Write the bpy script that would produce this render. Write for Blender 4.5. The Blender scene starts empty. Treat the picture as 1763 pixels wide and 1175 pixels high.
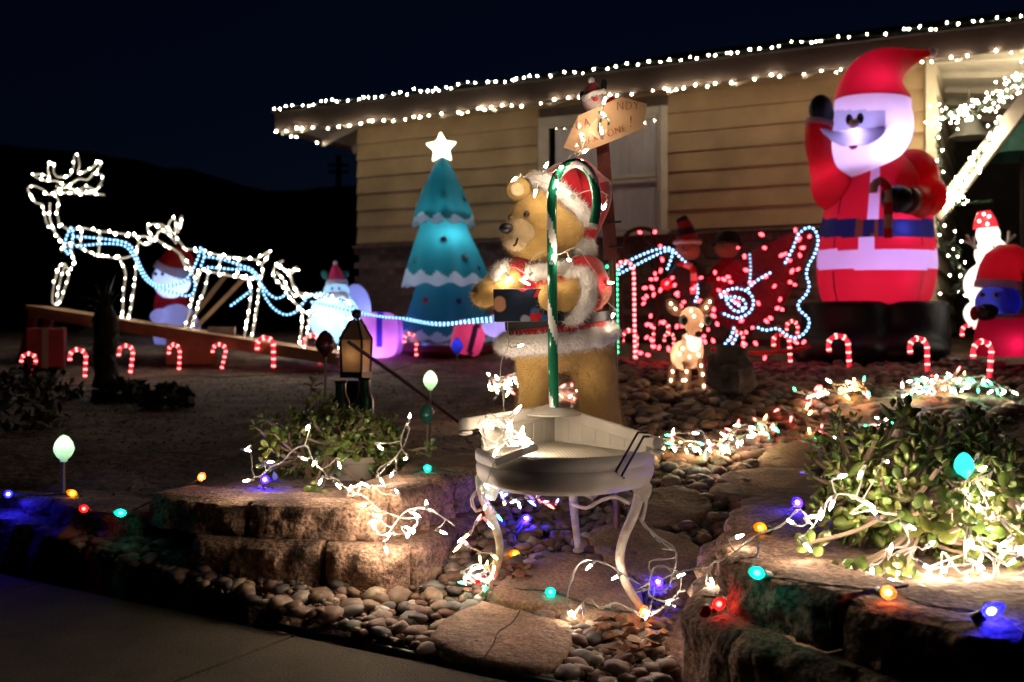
import bpy, bmesh, math, random
import numpy as np
from mathutils import Vector, Matrix, Quaternion, noise

random.seed(7)
rng = np.random.default_rng(7)
R = math.radians
scene = bpy.context.scene
COL = scene.collection

# ------------------------------------------------------------------ camera, sky, moon, exposure
F, CX, HY, ZC = 1714.0, 881.5, 560.0, 0.88      # focal length and principal point in photo pixels, eye height
cam_d = bpy.data.cameras.new('camera')
cam_d.sensor_width = 36.0
cam_d.lens = 36.0 * F / 1763.0
cam_d.shift_y = -(587.5 - HY) / 1763.0
cam_d.clip_end = 2000
cam_d.dof.use_dof = True
cam_d.dof.focus_distance = 2.85
cam_d.dof.aperture_fstop = 3.0
cam_d.dof.aperture_blades = 0
cam = bpy.data.objects.new('camera', cam_d)
cam.location = (0, 0, ZC)
cam.rotation_euler = (R(90), 0, 0)
COL.objects.link(cam)
scene.camera = cam

world = bpy.data.worlds.new('World')
scene.world = world
world.use_nodes = True
wn = world.node_tree
wn.nodes.clear()
w_out = wn.nodes.new('ShaderNodeOutputWorld')
w_bg = wn.nodes.new('ShaderNodeBackground')
w_sky = wn.nodes.new('ShaderNodeTexSky')
w_sky.sky_type = 'NISHITA'
w_sky.sun_disc = False
w_sky.sun_elevation = R(-4.0)
w_sky.sun_rotation = R(20)
w_mix = wn.nodes.new('ShaderNodeMixRGB')
w_mix.blend_type = 'MULTIPLY'
w_mix.inputs[0].default_value = 1.0
w_mix.inputs[2].default_value = (0.22, 0.50, 1.5, 1)
wn.links.new(w_sky.outputs[0], w_mix.inputs[1])
wn.links.new(w_mix.outputs[0], w_bg.inputs[0])
wn.links.new(w_bg.outputs[0], w_out.inputs[0])
w_bg.inputs[1].default_value = 0.034

sun_d = bpy.data.lights.new('moon', 'SUN')
sun_d.energy = 0.001
sun_d.angle = R(0.5)
sun_d.color = (1.0, 0.85, 0.7)
sun = bpy.data.objects.new('moon', sun_d)
sun.rotation_euler = (R(50), 0, R(20))
COL.objects.link(sun)

scene.view_settings.view_transform = 'Standard'
scene.view_settings.look = 'None'
scene.view_settings.exposure = 0.4
scene.view_settings.gamma = 1.0
scene.view_settings.use_curve_mapping = False
scene.render.engine = 'CYCLES'
scene.cycles.use_denoising = True
scene.cycles.max_bounces = 5
scene.cycles.diffuse_bounces = 2
scene.cycles.glossy_bounces = 2
scene.cycles.transmission_bounces = 4
scene.cycles.transparent_max_bounces = 6
scene.cycles.sample_clamp_indirect = 3.0
scene.cycles.caustics_reflective = False
scene.cycles.caustics_refractive = False
scene.cycles.use_light_tree = True

# ------------------------------------------------------------------ placing
def W(px, py, Y):
    """the point at depth Y that photo pixel (px, py) looks at"""
    return Vector(((px - CX) / F * Y, Y, ZC - (py - HY) / F * Y))

def lerp_knots(x, kn):
    if x <= kn[0][0]: return kn[0][1]
    for (a, va), (b, vb) in zip(kn, kn[1:]):
        if x <= b:
            t = (x - a) / (b - a)
            return va + (vb - va) * t
    return kn[-1][1]

PATH = [(2.3, -.02), (2.6, .0), (2.9, .035), (3.35, .12), (4.2, .29), (5.1, .46), (6, .54), (7.7, .60), (9.4, .70), (11, .76), (16, .8)]
TERR = [(3.0, .295), (3.6, .315), (4.6, .35), (8.3, .46), (9.4, .66), (11, .74), (16, .8)]
TEDGE = [(-6, 6.3), (-2.6, 4.26), (-1.9, 3.82), (-1.35, 3.50), (-.9, 3.28), (-.42, 3.21), (-.34, 3.30), (-.16, 3.66), (-.05, 4.0), (.02, 4.35), (.02, 4.8)]

def smooth(t):
    t = max(0, min(1, t)); return t * t * (3 - 2 * t)

def edge_dist(x, y):
    """signed distance to the left terrace edge, positive inside the terrace"""
    best = 1e9; sgn = 1
    for (ax, ay), (bx, by) in zip(TEDGE, TEDGE[1:]):
        dx, dy = bx - ax, by - ay
        t = max(0, min(1, ((x - ax) * dx + (y - ay) * dy) / (dx * dx + dy * dy)))
        d = math.hypot(x - ax - t * dx, y - ay - t * dy)
        if d < best:
            best = d
            sgn = 1 if dx * (y - ay) - dy * (x - ax) > 0 else -1
    return best * sgn

def walk_edge(x):
    return 2.46 - .59 * x

def gh(x, y):
    b = lerp_knots(y, PATH)
    if y < 4.9 and x < .4:
        e = edge_dist(x, y)
        t = smooth((e + .0) / .07)
        b = b * (1 - t) + (lerp_knots(y, TERR) - .07 * smooth((-.95 - x) / .4) * smooth((4.4 - y) / .6)) * t
    elif 4.9 <= y < 12 and x < .6:
        t = smooth((.3 - x) / .5)
        b = b * (1 - t) + lerp_knots(y, TERR) * t
    if y > 4.2:
        b += .025 * noise.noise(Vector((x * 1.1, y * 1.1, 3))) + .010 * noise.noise(Vector((x * 4, y * 4, 7)))
    return b

def g(px, py, lift=0.0):
    """where the ground lies under photo pixel (px, py)"""
    Y = 1.8
    while Y < 14:
        p = W(px, py, Y)
        if p.z <= gh(p.x, p.y) + lift:
            return p
        Y += .01
    return W(px, py, 14)

# ------------------------------------------------------------------ mesh helpers
OFF = {}
def tag(o, label=None, cat=None, group=None, kind=None):
    if label: o['label'] = label
    if cat: o['category'] = cat
    if group: o['group'] = group
    if kind: o['kind'] = kind
    return o

def empty(name, loc, label=None, cat=None, group=None, kind=None):
    o = bpy.data.objects.new(name, None)
    o.empty_display_size = .05
    o.location = loc
    COL.objects.link(o)
    OFF[o.name] = Vector(loc)
    return tag(o, label, cat, group, kind)

def link(name, me, parent=None, mats=None):
    o = bpy.data.objects.new(name, me)
    COL.objects.link(o)
    if parent is not None: o.parent = parent
    return o

class MB:
    def __init__(s):
        s.v = []; s.f = []; s.m = []
    def add(s, vs, fs, mi=0):
        b = len(s.v)
        s.v += [tuple(p) for p in vs]
        s.f += [tuple(i + b for i in q) for q in fs]
        s.m += [mi] * len(fs)
    def box(s, c, size, rz=0, mi=0, M=None):
        x, y, z = [q / 2 for q in size]
        vs = [Vector((sx * x, sy * y, sz * z)) for sx in (-1, 1) for sy in (-1, 1) for sz in (-1, 1)]
        rot = M if M is not None else Matrix.Rotation(rz, 3, 'Z')
        vs = [rot @ p + Vector(c) for p in vs]
        s.add(vs, [(0, 1, 3, 2), (4, 6, 7, 5), (0, 4, 5, 1), (2, 3, 7, 6), (0, 2, 6, 4), (1, 5, 7, 3)], mi)
    def bar(s, a, b, w, h, mi=0, up=Vector((0, 0, 1))):
        a = Vector(a); b = Vector(b); d = b - a; L = d.length; d.normalize()
        x = d.cross(up)
        if x.length < 1e-5: x = d.cross(Vector((0, 1, 0)))
        x.normalize(); z = x.cross(d)
        M = Matrix((x, d, z)).transposed()
        s.box((a + b) / 2, (w, L, h), M=M, mi=mi)
    def tube(s, pts, r, seg=8, mi=0, cap=True, flat=1.0):
        pts = [Vector(p) for p in pts]
        n = len(pts)
        rs = r if isinstance(r, (list, tuple)) else [r] * n
        tang = []
        for i in range(n):
            t = pts[min(i + 1, n - 1)] - pts[max(i - 1, 0)]
            tang.append(t.normalized() if t.length > 1e-9 else Vector((0, 0, 1)))
        u = tang[0].cross(Vector((0, 1, 0)))
        if u.length < 1e-3: u = tang[0].cross(Vector((1, 0, 0)))
        u.normalize()
        b0 = len(s.v); vs = []
        for i in range(n):
            t = tang[i]
            u = (u - t * u.dot(t))
            if u.length < 1e-6: u = t.cross(Vector((1, 0, .3)))
            u.normalize(); w = t.cross(u)
            for k in range(seg):
                a = 2 * math.pi * k / seg
                vs.append(pts[i] + (u * math.cos(a) + w * math.sin(a) * flat) * rs[i])
        fs = []
        for i in range(n - 1):
            for k in range(seg):
                a = i * seg + k; b = i * seg + (k + 1) % seg
                fs.append((a, b, b + seg, a + seg))
        if cap:
            fs.append(tuple(range(seg - 1, -1, -1)))
            fs.append(tuple((n - 1) * seg + k for k in range(seg)))
        s.add(vs, fs, mi)
    def ell(s, c, r, nu=14, nv=9, mi=0, M=None):
        c = Vector(c)
        if not isinstance(r, (tuple, list, Vector)): r = (r, r, r)
        vs = []; fs = []
        for j in range(1, nv):
            th = math.pi * j / nv
            for i in range(nu):
                ph = 2 * math.pi * i / nu
                p = Vector((r[0] * math.sin(th) * math.cos(ph), r[1] * math.sin(th) * math.sin(ph), r[2] * math.cos(th)))
                vs.append((M @ p if M is not None else p) + c)
        top = Vector((0, 0, r[2])); bot = -top
        vs.append((M @ top if M is not None else top) + c); vs.append((M @ bot if M is not None else bot) + c)
        T = len(vs) - 2; B = T + 1
        for i in range(nu):
            k = (i + 1) % nu
            fs.append((T, i, k))
            fs.append((B, (nv - 2) * nu + k, (nv - 2) * nu + i))
            for j in range(nv - 2):
                fs.append((j * nu + i, (j + 1) * nu + i, (j + 1) * nu + k, j * nu + k))
        s.add(vs, fs, mi)
    def lathe(s, prof, c, seg=24, depth=1.0, mi=0, M=None, cap=True):
        """prof: (radius, height) pairs turned about the vertical axis through c"""
        c = Vector(c); vs = []; fs = []
        for r, z in prof:
            for k in range(seg):
                a = 2 * math.pi * k / seg
                p = Vector((r * math.cos(a), r * math.sin(a) * depth, z))
                vs.append((M @ p if M is not None else p) + c)
        n = len(prof)
        for i in range(n - 1):
            for k in range(seg):
                a = i * seg + k; b = i * seg + (k + 1) % seg
                fs.append((a, b, b + seg, a + seg))
        if cap:
            fs.append(tuple(range(seg - 1, -1, -1))); fs.append(tuple((n - 1) * seg + k for k in range(seg)))
        s.add(vs, fs, mi)
    def prism(s, poly, dvec, mi=0):
        """polygon (3-D points) pushed along dvec"""
        n = len(poly); d = Vector(dvec)
        vs = [Vector(p) for p in poly] + [Vector(p) + d for p in poly]
        fs = [tuple(range(n)), tuple(range(2 * n - 1, n - 1, -1))]
        fs += [(i, (i + 1) % n, n + (i + 1) % n, n + i)[::-1] for i in range(n)]
        s.add(vs, fs, mi)
    def mesh(s, name, mats, off=None, smooth=True):
        me = bpy.data.meshes.new(name)
        o = Vector(off) if off is not None else Vector((0, 0, 0))
        vs = [(p[0] - o.x, p[1] - o.y, p[2] - o.z) for p in s.v]
        me.from_pydata(vs, [], s.f)
        if not isinstance(mats, (list, tuple)): mats = [mats]
        for m in mats: me.materials.append(m)
        if len(mats) > 1: me.polygons.foreach_set('material_index', s.m)
        if smooth: me.shade_smooth() if hasattr(me, 'shade_smooth') else None
        bm = bmesh.new(); bm.from_mesh(me)
        bmesh.ops.recalc_face_normals(bm, faces=bm.faces)
        if smooth:
            for e in bm.edges:
                if len(e.link_faces) == 2 and e.calc_face_angle(0) > R(50): e.smooth = False
        bm.to_mesh(me); bm.free()
        me.update()
        return me
    def build(s, name, mats, parent=None, smooth=True, bevel=0, label=None):
        off = OFF.get(parent.name) if parent is not None else None
        me = s.mesh(name, mats, off, smooth)
        o = link(name, me, parent)
        if parent is not None: OFF[o.name] = off
        else: OFF[o.name] = Vector((0, 0, 0))
        if bevel:
            b = o.modifiers.new('bevel', 'BEVEL'); b.width = bevel; b.segments = 2; b.limit_method = 'ANGLE'
        if label: o['label'] = label
        return o

def one(name, mats, parent, fn, *a, smooth=True, bevel=0, label=None, **k):
    m = MB(); getattr(m, fn)(*a, **k)
    return m.build(name, mats, parent, smooth, bevel, label)

def blob_mesh(mb, voxel, iters=6):
    """one continuous surface grown round overlapping pieces"""
    me = mb.mesh('tmp', [], None, False)
    o = bpy.data.objects.new('tmp', me); COL.objects.link(o)
    r = o.modifiers.new('r', 'REMESH'); r.mode = 'VOXEL'; r.voxel_size = voxel
    sm = o.modifiers.new('s', 'SMOOTH'); sm.factor = .5; sm.iterations = iters
    dg = bpy.context.evaluated_depsgraph_get(); dg.update()
    out = bpy.data.meshes.new_from_object(o.evaluated_get(dg))
    bpy.data.objects.remove(o); bpy.data.meshes.remove(me)
    return out

def blob(name, mb, voxel, mat, parent, iters=6, label=None):
    off = OFF[parent.name]
    me = blob_mesh(mb, voxel, iters)
    me.name = name
    me.transform(Matrix.Translation(-off))
    me.materials.clear(); me.materials.append(mat)
    for p in me.polygons: p.use_smooth = True
    o = link(name, me, parent); OFF[o.name] = off
    if label: o['label'] = label
    return o

def split(mb, fn, mats, parent):
    """cut one closed shell into named parts: fn(face centre) -> part name"""
    groups = {}
    for f in mb.f:
        c = sum((Vector(mb.v[i]) for i in f), Vector()) / len(f)
        groups.setdefault(fn(c), []).append(f)
    res = {}
    for nm, fs in groups.items():
        used = sorted({i for f in fs for i in f}); mp = {i: k for k, i in enumerate(used)}
        q = MB(); q.add([mb.v[i] for i in used], [tuple(mp[i] for i in f) for f in fs])
        res[nm] = q.build(nm, mats[nm], parent)
    return res

def pix(c):
    return (CX + c.x / c.y * F, HY + (ZC - c.z) / c.y * F)

def spline(pts, step):
    """smooth curve through pts, about one point each step metres"""
    P = [Vector(p) for p in pts]
    if len(P) < 3:
        n = max(2, int((P[1] - P[0]).length / step)); return [P[0].lerp(P[1], i / n) for i in range(n + 1)]
    out = []
    for i in range(len(P) - 1):
        p0 = P[max(i - 1, 0)]; p1 = P[i]; p2 = P[i + 1]; p3 = P[min(i + 2, len(P) - 1)]
        n = max(1, int((p2 - p1).length / step))
        for k in range(n):
            t = k / n; t2 = t * t; t3 = t2 * t
            out.append(.5 * ((2 * p1) + (p2 - p0) * t + (2 * p0 - 5 * p1 + 4 * p2 - p3) * t2 + (3 * p1 - p0 - 3 * p2 + p3) * t3))
    out.append(P[-1])
    return out

def along(path, spacing, start=0.0):
    """points each spacing metres along a polyline, with tangents"""
    out = []; d = start
    acc = 0
    for a, b in zip(path, path[1:]):
        L = (b - a).length
        while d <= acc + L and L > 1e-9:
            out.append((a.lerp(b, (d - acc) / L), (b - a).normalized())); d += spacing
        acc += L
    return out

# ------------------------------------------------------------------ materials
def nodes_of(m):
    m.use_nodes = True
    nt = m.node_tree
    return nt, nt.nodes, nt.links

def pm(name, col, rough=.6, var=.2, nscale=6, bump=.15, bscale=50, metal=0, sheen=0, coat=0, col2=None, spec=.5, trans=0.0, detail=6, dist=.01):
    m = bpy.data.materials.new(name)
    nt, N, L = nodes_of(m)
    b = N['Principled BSDF']; out = N['Material Output']
    tc = N.new('ShaderNodeTexCoord')
    n1 = N.new('ShaderNodeTexNoise'); n1.inputs['Scale'].default_value = nscale; n1.inputs['Detail'].default_value = detail
    L.new(tc.outputs['Object'], n1.inputs['Vector'])
    cr = N.new('ShaderNodeValToRGB')
    c1 = [min(1, c * (1 + var)) for c in col]; c0 = [c * (1 - var) for c in (col2 or col)]
    cr.color_ramp.elements[0].position = .32; cr.color_ramp.elements[1].position = .68
    cr.color_ramp.elements[0].color = (*c0, 1); cr.color_ramp.elements[1].color = (*c1, 1)
    L.new(n1.outputs['Fac'], cr.inputs['Fac']); L.new(cr.outputs['Color'], b.inputs['Base Color'])
    b.inputs['Roughness'].default_value = rough; b.inputs['Metallic'].default_value = metal
    b.inputs['Specular IOR Level'].default_value = spec
    if sheen: b.inputs['Sheen Weight'].default_value = sheen; b.inputs['Sheen Roughness'].default_value = .4
    if coat: b.inputs['Coat Weight'].default_value = coat; b.inputs['Coat Roughness'].default_value = .1
    if bump:
        n2 = N.new('ShaderNodeTexNoise'); n2.inputs['Scale'].default_value = bscale; n2.inputs['Detail'].default_value = 5
        L.new(tc.outputs['Object'], n2.inputs['Vector'])
        bp = N.new('ShaderNodeBump'); bp.inputs['Strength'].default_value = bump; bp.inputs['Distance'].default_value = dist
        L.new(n2.outputs['Fac'], bp.inputs['Height']); L.new(bp.outputs['Normal'], b.inputs['Normal'])
    if trans:
        tr = N.new('ShaderNodeBsdfTranslucent'); L.new(cr.outputs['Color'], tr.inputs['Color'])
        mx = N.new('ShaderNodeMixShader'); mx.inputs[0].default_value = trans
        L.new(b.outputs[0], mx.inputs[1]); L.new(tr.outputs[0], mx.inputs[2]); L.new(mx.outputs[0], out.inputs['Surface'])
    return m

def em(name, col, strength):
    m = bpy.data.materials.new(name)
    nt, N, L = nodes_of(m)
    b = N['Principled BSDF']
    b.inputs['Base Color'].default_value = (*[min(.8, c) for c in col], 1)
    b.inputs['Roughness'].default_value = .25
    b.inputs['Emission Color'].default_value = (*col, 1)
    b.inputs['Emission Strength'].default_value = strength
    return m

def nylon(name, col, trans=.6, rough=.5):
    """thin inflated nylon: light from the lamp inside shines through it"""
    return pm(name, col, rough=rough, var=.06, nscale=3, bump=.45, bscale=8, trans=trans, detail=3, dist=.03)

def lamp(parent, loc, watts, col, size=.02):
    d = bpy.data.lights.new('lamp', 'POINT')
    d.energy = watts; d.color = col; d.shadow_soft_size = size
    o = bpy.data.objects.new('lamp', d)
    COL.objects.link(o); o.parent = parent
    o.location = Vector(loc) - OFF[parent.name]
    return o

WHITE_FUR = pm('white_plush', (.78, .74, .70), rough=.95, var=.08, nscale=40, bump=.9, bscale=120, sheen=.4, dist=.008)
BLACK = pm('black_plastic', (.012, .012, .014), rough=.35, bump=0)
BLACK_CLOTH = pm('black_cloth', (.010, .010, .012), rough=.8, bump=.2)
DARK_RED = pm('dark_red_cloth', (.30, .012, .02), rough=.85, var=.25, bump=.4, bscale=90, sheen=.2)
WIRE_WHITE = pm('white_wire', (.42, .40, .36), rough=.45, bump=0)
WIRE_GREEN = pm('green_wire', (.012, .035, .018), rough=.45, bump=0)
WIRE_BROWN = pm('brown_wire', (.06, .035, .025), rough=.45, bump=0)
# ------------------------------------------------------------------ ground, walk, hill
SOIL = pm('dry_soil', (.22, .145, .10), rough=.95, var=.35, nscale=5, bump=.8, bscale=22, dist=.03, col2=(.11, .075, .055))
def axis(*spans):
    out = []
    for a, b, st in spans:
        n = max(1, round((b - a) / st)); out += [a + (b - a) * i / n for i in range(n)]
    out.append(spans[-1][1]); return out
xs = axis((-400, -40, 60), (-40, -8, 4), (-8, -2.6, .4), (-2.6, 2.4, .05), (2.4, 8, .4), (8, 40, 4), (40, 400, 60))
ys = axis((-30, 2, 4), (2, 2.4, .2), (2.4, 5, .05), (5, 12, .15), (12, 40, 4), (40, 400, 60))
mb = MB()
vs = []
for y in ys:
    for x in xs:
        z = gh(x, y) if y > 2.2 else -.06
        if y < walk_edge(x) + .06: z = min(z, -.05)
        vs.append((x, y, z - .012))
nx = len(xs)
mb.add(vs, [(j * nx + i, j * nx + i + 1, (j + 1) * nx + i + 1, (j + 1) * nx + i) for j in range(len(ys) - 1) for i in range(nx - 1)])
tag(mb.build('ground', SOIL), kind='structure')

CONC = pm('concrete', (.08, .066, .042), rough=.9, var=.22, nscale=7, bump=.5, bscale=160, dist=.004, detail=10)
walk = empty('sidewalk', (0, 2.2, 0), kind='structure')
ed = Vector((.861, -.508, 0)); eo = Vector((-.508, -.861, 0))      # along the edge, outwards across the walk
J0 = Vector((-.62, 2.826, 0))
for k in range(-3, 4):
    a = J0 + ed * (k * 1.15 + .006); b = J0 + ed * ((k + 1) * 1.15 - .006)
    m = MB()
    m.prism([a, b, b + eo * 1.3, a + eo * 1.3], (0, 0, -.1))
    o = m.build('slab', CONC, walk, smooth=False, bevel=.006)
# plastic edging strip along the walk
EDGE = pm('black_edging', (.02, .02, .022), rough=.4, bump=.1)
m = MB(); q = J0 - eo * .035
m.tube([q + ed * (-.1) + Vector((0, 0, .0)), q + ed * 3 + Vector((0, 0, .0))], .011, 10)
tag(m.build('edging_strip', EDGE), 'round black plastic edging strip between walk and pebbles', 'edging')

HILLM = pm('dark_hill', (.012, .016, .012), rough=1, var=.4, nscale=.05, bump=0)
prof = [(-1200, 180), (-500, 215), (-200, 240), (0, 252), (110, 258), (196, 270), (325, 293), (391, 309), (460, 330), (520, 326), (610, 320), (800, 330), (1200, 345), (1763, 350), (2600, 355)]
m = MB(); vs = []; n = len(prof)
fine = spline([W(a, b, 300) for a, b in prof], 6)
fine = [Vector((p.x, 300, p.z + 1.2 * noise.noise(Vector((p.x * .12, 0, 0))) )) for p in fine]
n = len(fine)
for p in fine:
    vs += [Vector((p.x * .6, 190, -2)), Vector((p.x * .85, 260, p.z * .6)), p, Vector((p.x * 1.2, 390, -2))]
m.add(vs, [(4 * i + k, 4 * i + k + 1, 4 * i + k + 5, 4 * i + k + 4) for i in range(n - 1) for k in range(3)])
tag(m.build('hill', HILLM), kind='structure')

# utility pole far behind the house
pl = empty('utility_pole', W(583, 420, 60), 'dark wooden utility pole with crossarm rising behind the house corner', 'utility pole')
PW = pm('old_pole_wood', (.02, .016, .013), rough=.9)
one('pole', PW, pl, 'tube', [W(583, 480, 60), W(583, 268, 60)], [.22, .16], 10)
for y in (285, 296):
    one('crossarm', PW, pl, 'bar', W(565, y, 60.2), W(601, y, 60.2), .14, .16)

# ------------------------------------------------------------------ house
HA = Vector((3.66, 8.6, 0)); HD = Vector((-.894, .447, 0)); HN = Vector((-.447, -.894, 0))
def H(s, o, z): return HA + HD * s + HN * o + Vector((0, 0, z))
SIDING = pm('tan_siding_paint', (.45, .325, .175), rough=.55, var=.2, nscale=2.6, bump=.25, bscale=60, dist=.004)
SIDEWHITE = pm('cream_siding_paint', (.60, .53, .40), rough=.55, var=.08, nscale=3, bump=.2, bscale=60, dist=.004)
TRIM = pm('white_trim_paint', (.62, .58, .50), rough=.5, var=.1, nscale=5, bump=.15, bscale=50)
FASC = pm('brown_fascia_paint', (.115, .085, .072), rough=.6, var=.2, nscale=3, bump=.3, bscale=40)
SOFF = pm('white_soffit_paint', (.62, .57, .48), rough=.7, var=.14, nscale=4, bump=.3, bscale=30)
MORT = pm('mortar', (.16, .125, .105), rough=.95, bump=.5, bscale=80)
ROOFM = pm('dark_shingle', (.025, .023, .024), rough=.95, var=.4, nscale=12, bump=.8, bscale=30)
house = empty('house', H(3, 0, .7), 'tan lap-sided house with brick base and wide roof overhang', 'house')
ZB, ZT = 1.79, 3.30
WS0, WS1, WZ0, WZ1 = 2.47, 3.71, 1.81, 2.94        # window opening
# backing wall with the window hole
m = MB()
def slab(m, s0, s1, z0, z1, o0, o1):
    m.prism([H(s0, o0, z0), H(s1, o0, z0), H(s1, o0, z1), H(s0, o0, z1)], HN * (o1 - o0))
for a in ((0, WS0, .5, ZT), (WS1, 6.05, .5, ZT), (WS0, WS1, .5, WZ0), (WS0, WS1, WZ1, ZT)):
    slab(m, a[0], a[1], a[2], a[3], -.15, -.02)
m.build('wall', MORT, house, smooth=False)
# lap siding: each board a wedge, thick at its lower edge
def lap(s0, s1, z, parent, mat, h=.188, fn=H):
    m = MB()
    m.prism([fn(s0, -.019, z), fn(s0, .030, z), fn(s0, .000, z + h + .012), fn(s0, -.019, z + h + .012)], fn(s1, 0, 0) - fn(s0, 0, 0))
    return m.build('siding_board', mat, parent, smooth=False)
sd = one('siding', MORT, house, 'bar', H(.01, -.01, ZB - .012), H(6.04, -.01, ZB - .012), .05, .02, smooth=False)
zs = [1.80 + .188 * i for i in range(8)]
for z in zs:
    cuts = []
    if z + .19 > WZ0 - .06 and z < WZ1 + .06: cuts = [(0.09, WS0 - .075), (WS1 + .075, 6.05)]
    else: cuts = [(.09, 3.2 + .4 * math.sin(z * 9)), (3.205 + .4 * math.sin(z * 9), 6.05)]
    for a, b in cuts: lap(a, b, z, sd, SIDING)
one('corner_trim', SIDEWHITE, house, 'bar', H(.045, .004, .55), H(.045, .004, ZT), .09, .05, smooth=False)
# brick base
def brick_mat():
    m = pm('brick', (.19, .115, .09), rough=.9, var=.3, nscale=14, bump=.7, bscale=70)
    nt, N, L = nodes_of(m)
    oi = N.new('ShaderNodeObjectInfo'); hs = N.new('ShaderNodeHueSaturation')
    b = N['Principled BSDF']; src = b.inputs['Base Color'].links[0].from_socket
    mr = N.new('ShaderNodeMapRange'); mr.inputs[3].default_value = .55; mr.inputs[4].default_value = 1.35
    L.new(oi.outputs['Random'], mr.inputs[0]); L.new(mr.outputs[0], hs.inputs['Value'])
    L.new(src, hs.inputs['Color']); L.new(hs.outputs[0], b.inputs['Base Color'])
    return m
BRICK = brick_mat()
bw = one('brick_base', MORT, house, 'bar', H(.1, -.012, .62), H(6.04, -.012, .62), .02, .02, smooth=False)
sill = one('brick_cap', BRICK, house, 'bar', H(.09, .03, ZB - .028), H(6.07, .03, ZB - .028), .12, .028, smooth=False)
bmeshes = []
for k in range(4):
    q = MB(); q.box((0, 0, 0), (.203, .05, .064)); me = q.mesh('brick', BRICK, None, False)
    for v in me.vertices:
        v.co += Vector((random.uniform(-.003, .003), random.uniform(-.005, .002), random.uniform(-.003, .003)))
    bmeshes.append(me)
rest = MB(); cnt = 0
rz = math.atan2(HD.y, HD.x)
for row in range(13):
    z = .785 + .077 * row
    for i in range(29):
        s = .2 + i * .214 - (.107 if row % 2 else 0)
        if s < .12 or s > 5.98: continue
        seen = (4.2 < s or 1.1 < s < 3.0)
        if seen and cnt < 300 and row > 1:
            o = link('brick', bmeshes[random.randrange(4)], bw)
            o.location = H(s, .0, z) + HN * random.uniform(-.004, .004) - OFF[house.name]
            o.rotation_euler = (0, 0, rz); cnt += 1
        else:
            rest.box(H(s, 0, z), (.203, .05, .064), rz)
tag(rest.build('brick_course', BRICK, bw, smooth=False), kind='stuff')
# window
win = one('window', TRIM, house, 'bar', H(WS0 - .1, .03, WZ0 - .03), H(WS1 + .1, .03, WZ0 - .03), .14, .05, smooth=False)
for a, b in (((WS0 - .035, WZ0), (WS0 - .035, WZ1 + .07)), ((WS1 + .035, WZ0), (WS1 + .035, WZ1 + .07))):
    one('frame', TRIM, win, 'bar', H(a[0], .018, a[1]), H(b[0], .018, b[1]), .07, .05, smooth=False)
one('frame', TRIM, win, 'bar', H(WS0, .018, WZ1 + .035), H(WS1, .018, WZ1 + .035), .05, .07, smooth=False)
for a, b in ((WS0 + .02, WS0 + .02), (WS1 - .02, WS1 - .02)):
    one('sash', TRIM, win, 'bar', H(a, .003, WZ0), H(b, .003, WZ1), .04, .04, smooth=False)
for z in (WZ0 + .03, 2.30, 2.345, WZ1 - .02):
    one('sash', TRIM, win, 'bar', H(WS0 + .04, .003, z), H(WS1 - .04, .003, z), .04, .036, smooth=False)
GLASS = bpy.data.materials.new('window_glass')
nt, N, L = nodes_of(GLASS); b = N['Principled BSDF']
tb = N.new('ShaderNodeBsdfTransparent'); gl = N.new('ShaderNodeBsdfGlossy'); gl.inputs['Roughness'].default_value = .03
fr = N.new('ShaderNodeFresnel'); fr.inputs[0].default_value = 1.5; mx = N.new('ShaderNodeMixShader')
mx.inputs[0].default_value = .09; L.new(tb.outputs[0], mx.inputs[1]); L.new(gl.outputs[0], mx.inputs[2]); L.new(mx.outputs[0], N['Material Output'].inputs['Surface'])
for z0, z1, o in ((WZ0 + .045, 2.285, -.008), (2.36, WZ1 - .035, -.004)):
    m = MB(); m.prism([H(WS0 + .04, o, z0), H(WS1 - .04, o, z0), H(WS1 - .04, o, z1), H(WS0 + .04, o, z1)], HN * .004); m.build('pane', GLASS, win, smooth=False)
BLIND = pm('pale_blind', (.86, .83, .88), rough=.8, var=.08, nscale=3, bump=.1)
for a, b in ((WS0 + .055, 3.06), (3.075, WS1 - .10)):
    m = MB()
    n = 40; vs = []
    for i in range(n + 1):
        s = a + (b - a) * i / n; oo = -.022 + .006 * math.sin(i * .9) + .003 * math.sin(i * 2.1)
        vs += [H(s, oo, WZ0 + .02), H(s, oo, WZ1 - .02), H(s, oo - .006, WZ1 - .02), H(s, oo - .006, WZ0 + .02)]
    m.add(vs, [(4 * i + k, 4 * i + 4 + k, 4 * i + 4 + (k + 1) % 4, 4 * i + (k + 1) % 4) for i in range(n) for k in range(4)])
    m.build('curtain', BLIND, win)
# roof: hip at the left end, overhang .6
SE, OE, SR = 6.70, .60, -6.0
ZE = 3.07
def rz_at(o): return ZE + (OE - o) / 3.2
m = MB()
Lh = 3.6
v = [H(SR, OE, ZE), H(SE, OE, ZE), H(SE, OE - 2 * Lh, ZE), H(SR, OE - 2 * Lh, ZE), H(SR, OE - Lh, ZE + Lh / 3.2), H(SE - Lh, OE - Lh, ZE + Lh / 3.2)]
up = Vector((0, 0, .16))
m.add([p + up for p in v], [(0, 1, 5, 4), (1, 2, 5), (2, 3, 4, 5)])
m.build('roof', ROOFM, house, smooth=False)
m = MB(); m.add([p + Vector((0, 0, .012)) for p in v], [(0, 4, 5, 1), (1, 5, 2), (2, 5, 4, 3)])
sf = m.build('soffit', SOFF, house, smooth=False)
m = MB(); m.bar(H(SR, OE + .012, ZE + .06), H(SE + .024, OE + .012, ZE + .06), .03, .205); m.build('fascia', FASC, house, smooth=False)
m = MB(); m.bar(H(SE + .012, OE - .004, ZE + .06), H(SE + .012, OE - 2 * Lh, ZE + .06), .03, .2); m.build('fascia', FASC, house, smooth=False)
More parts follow.
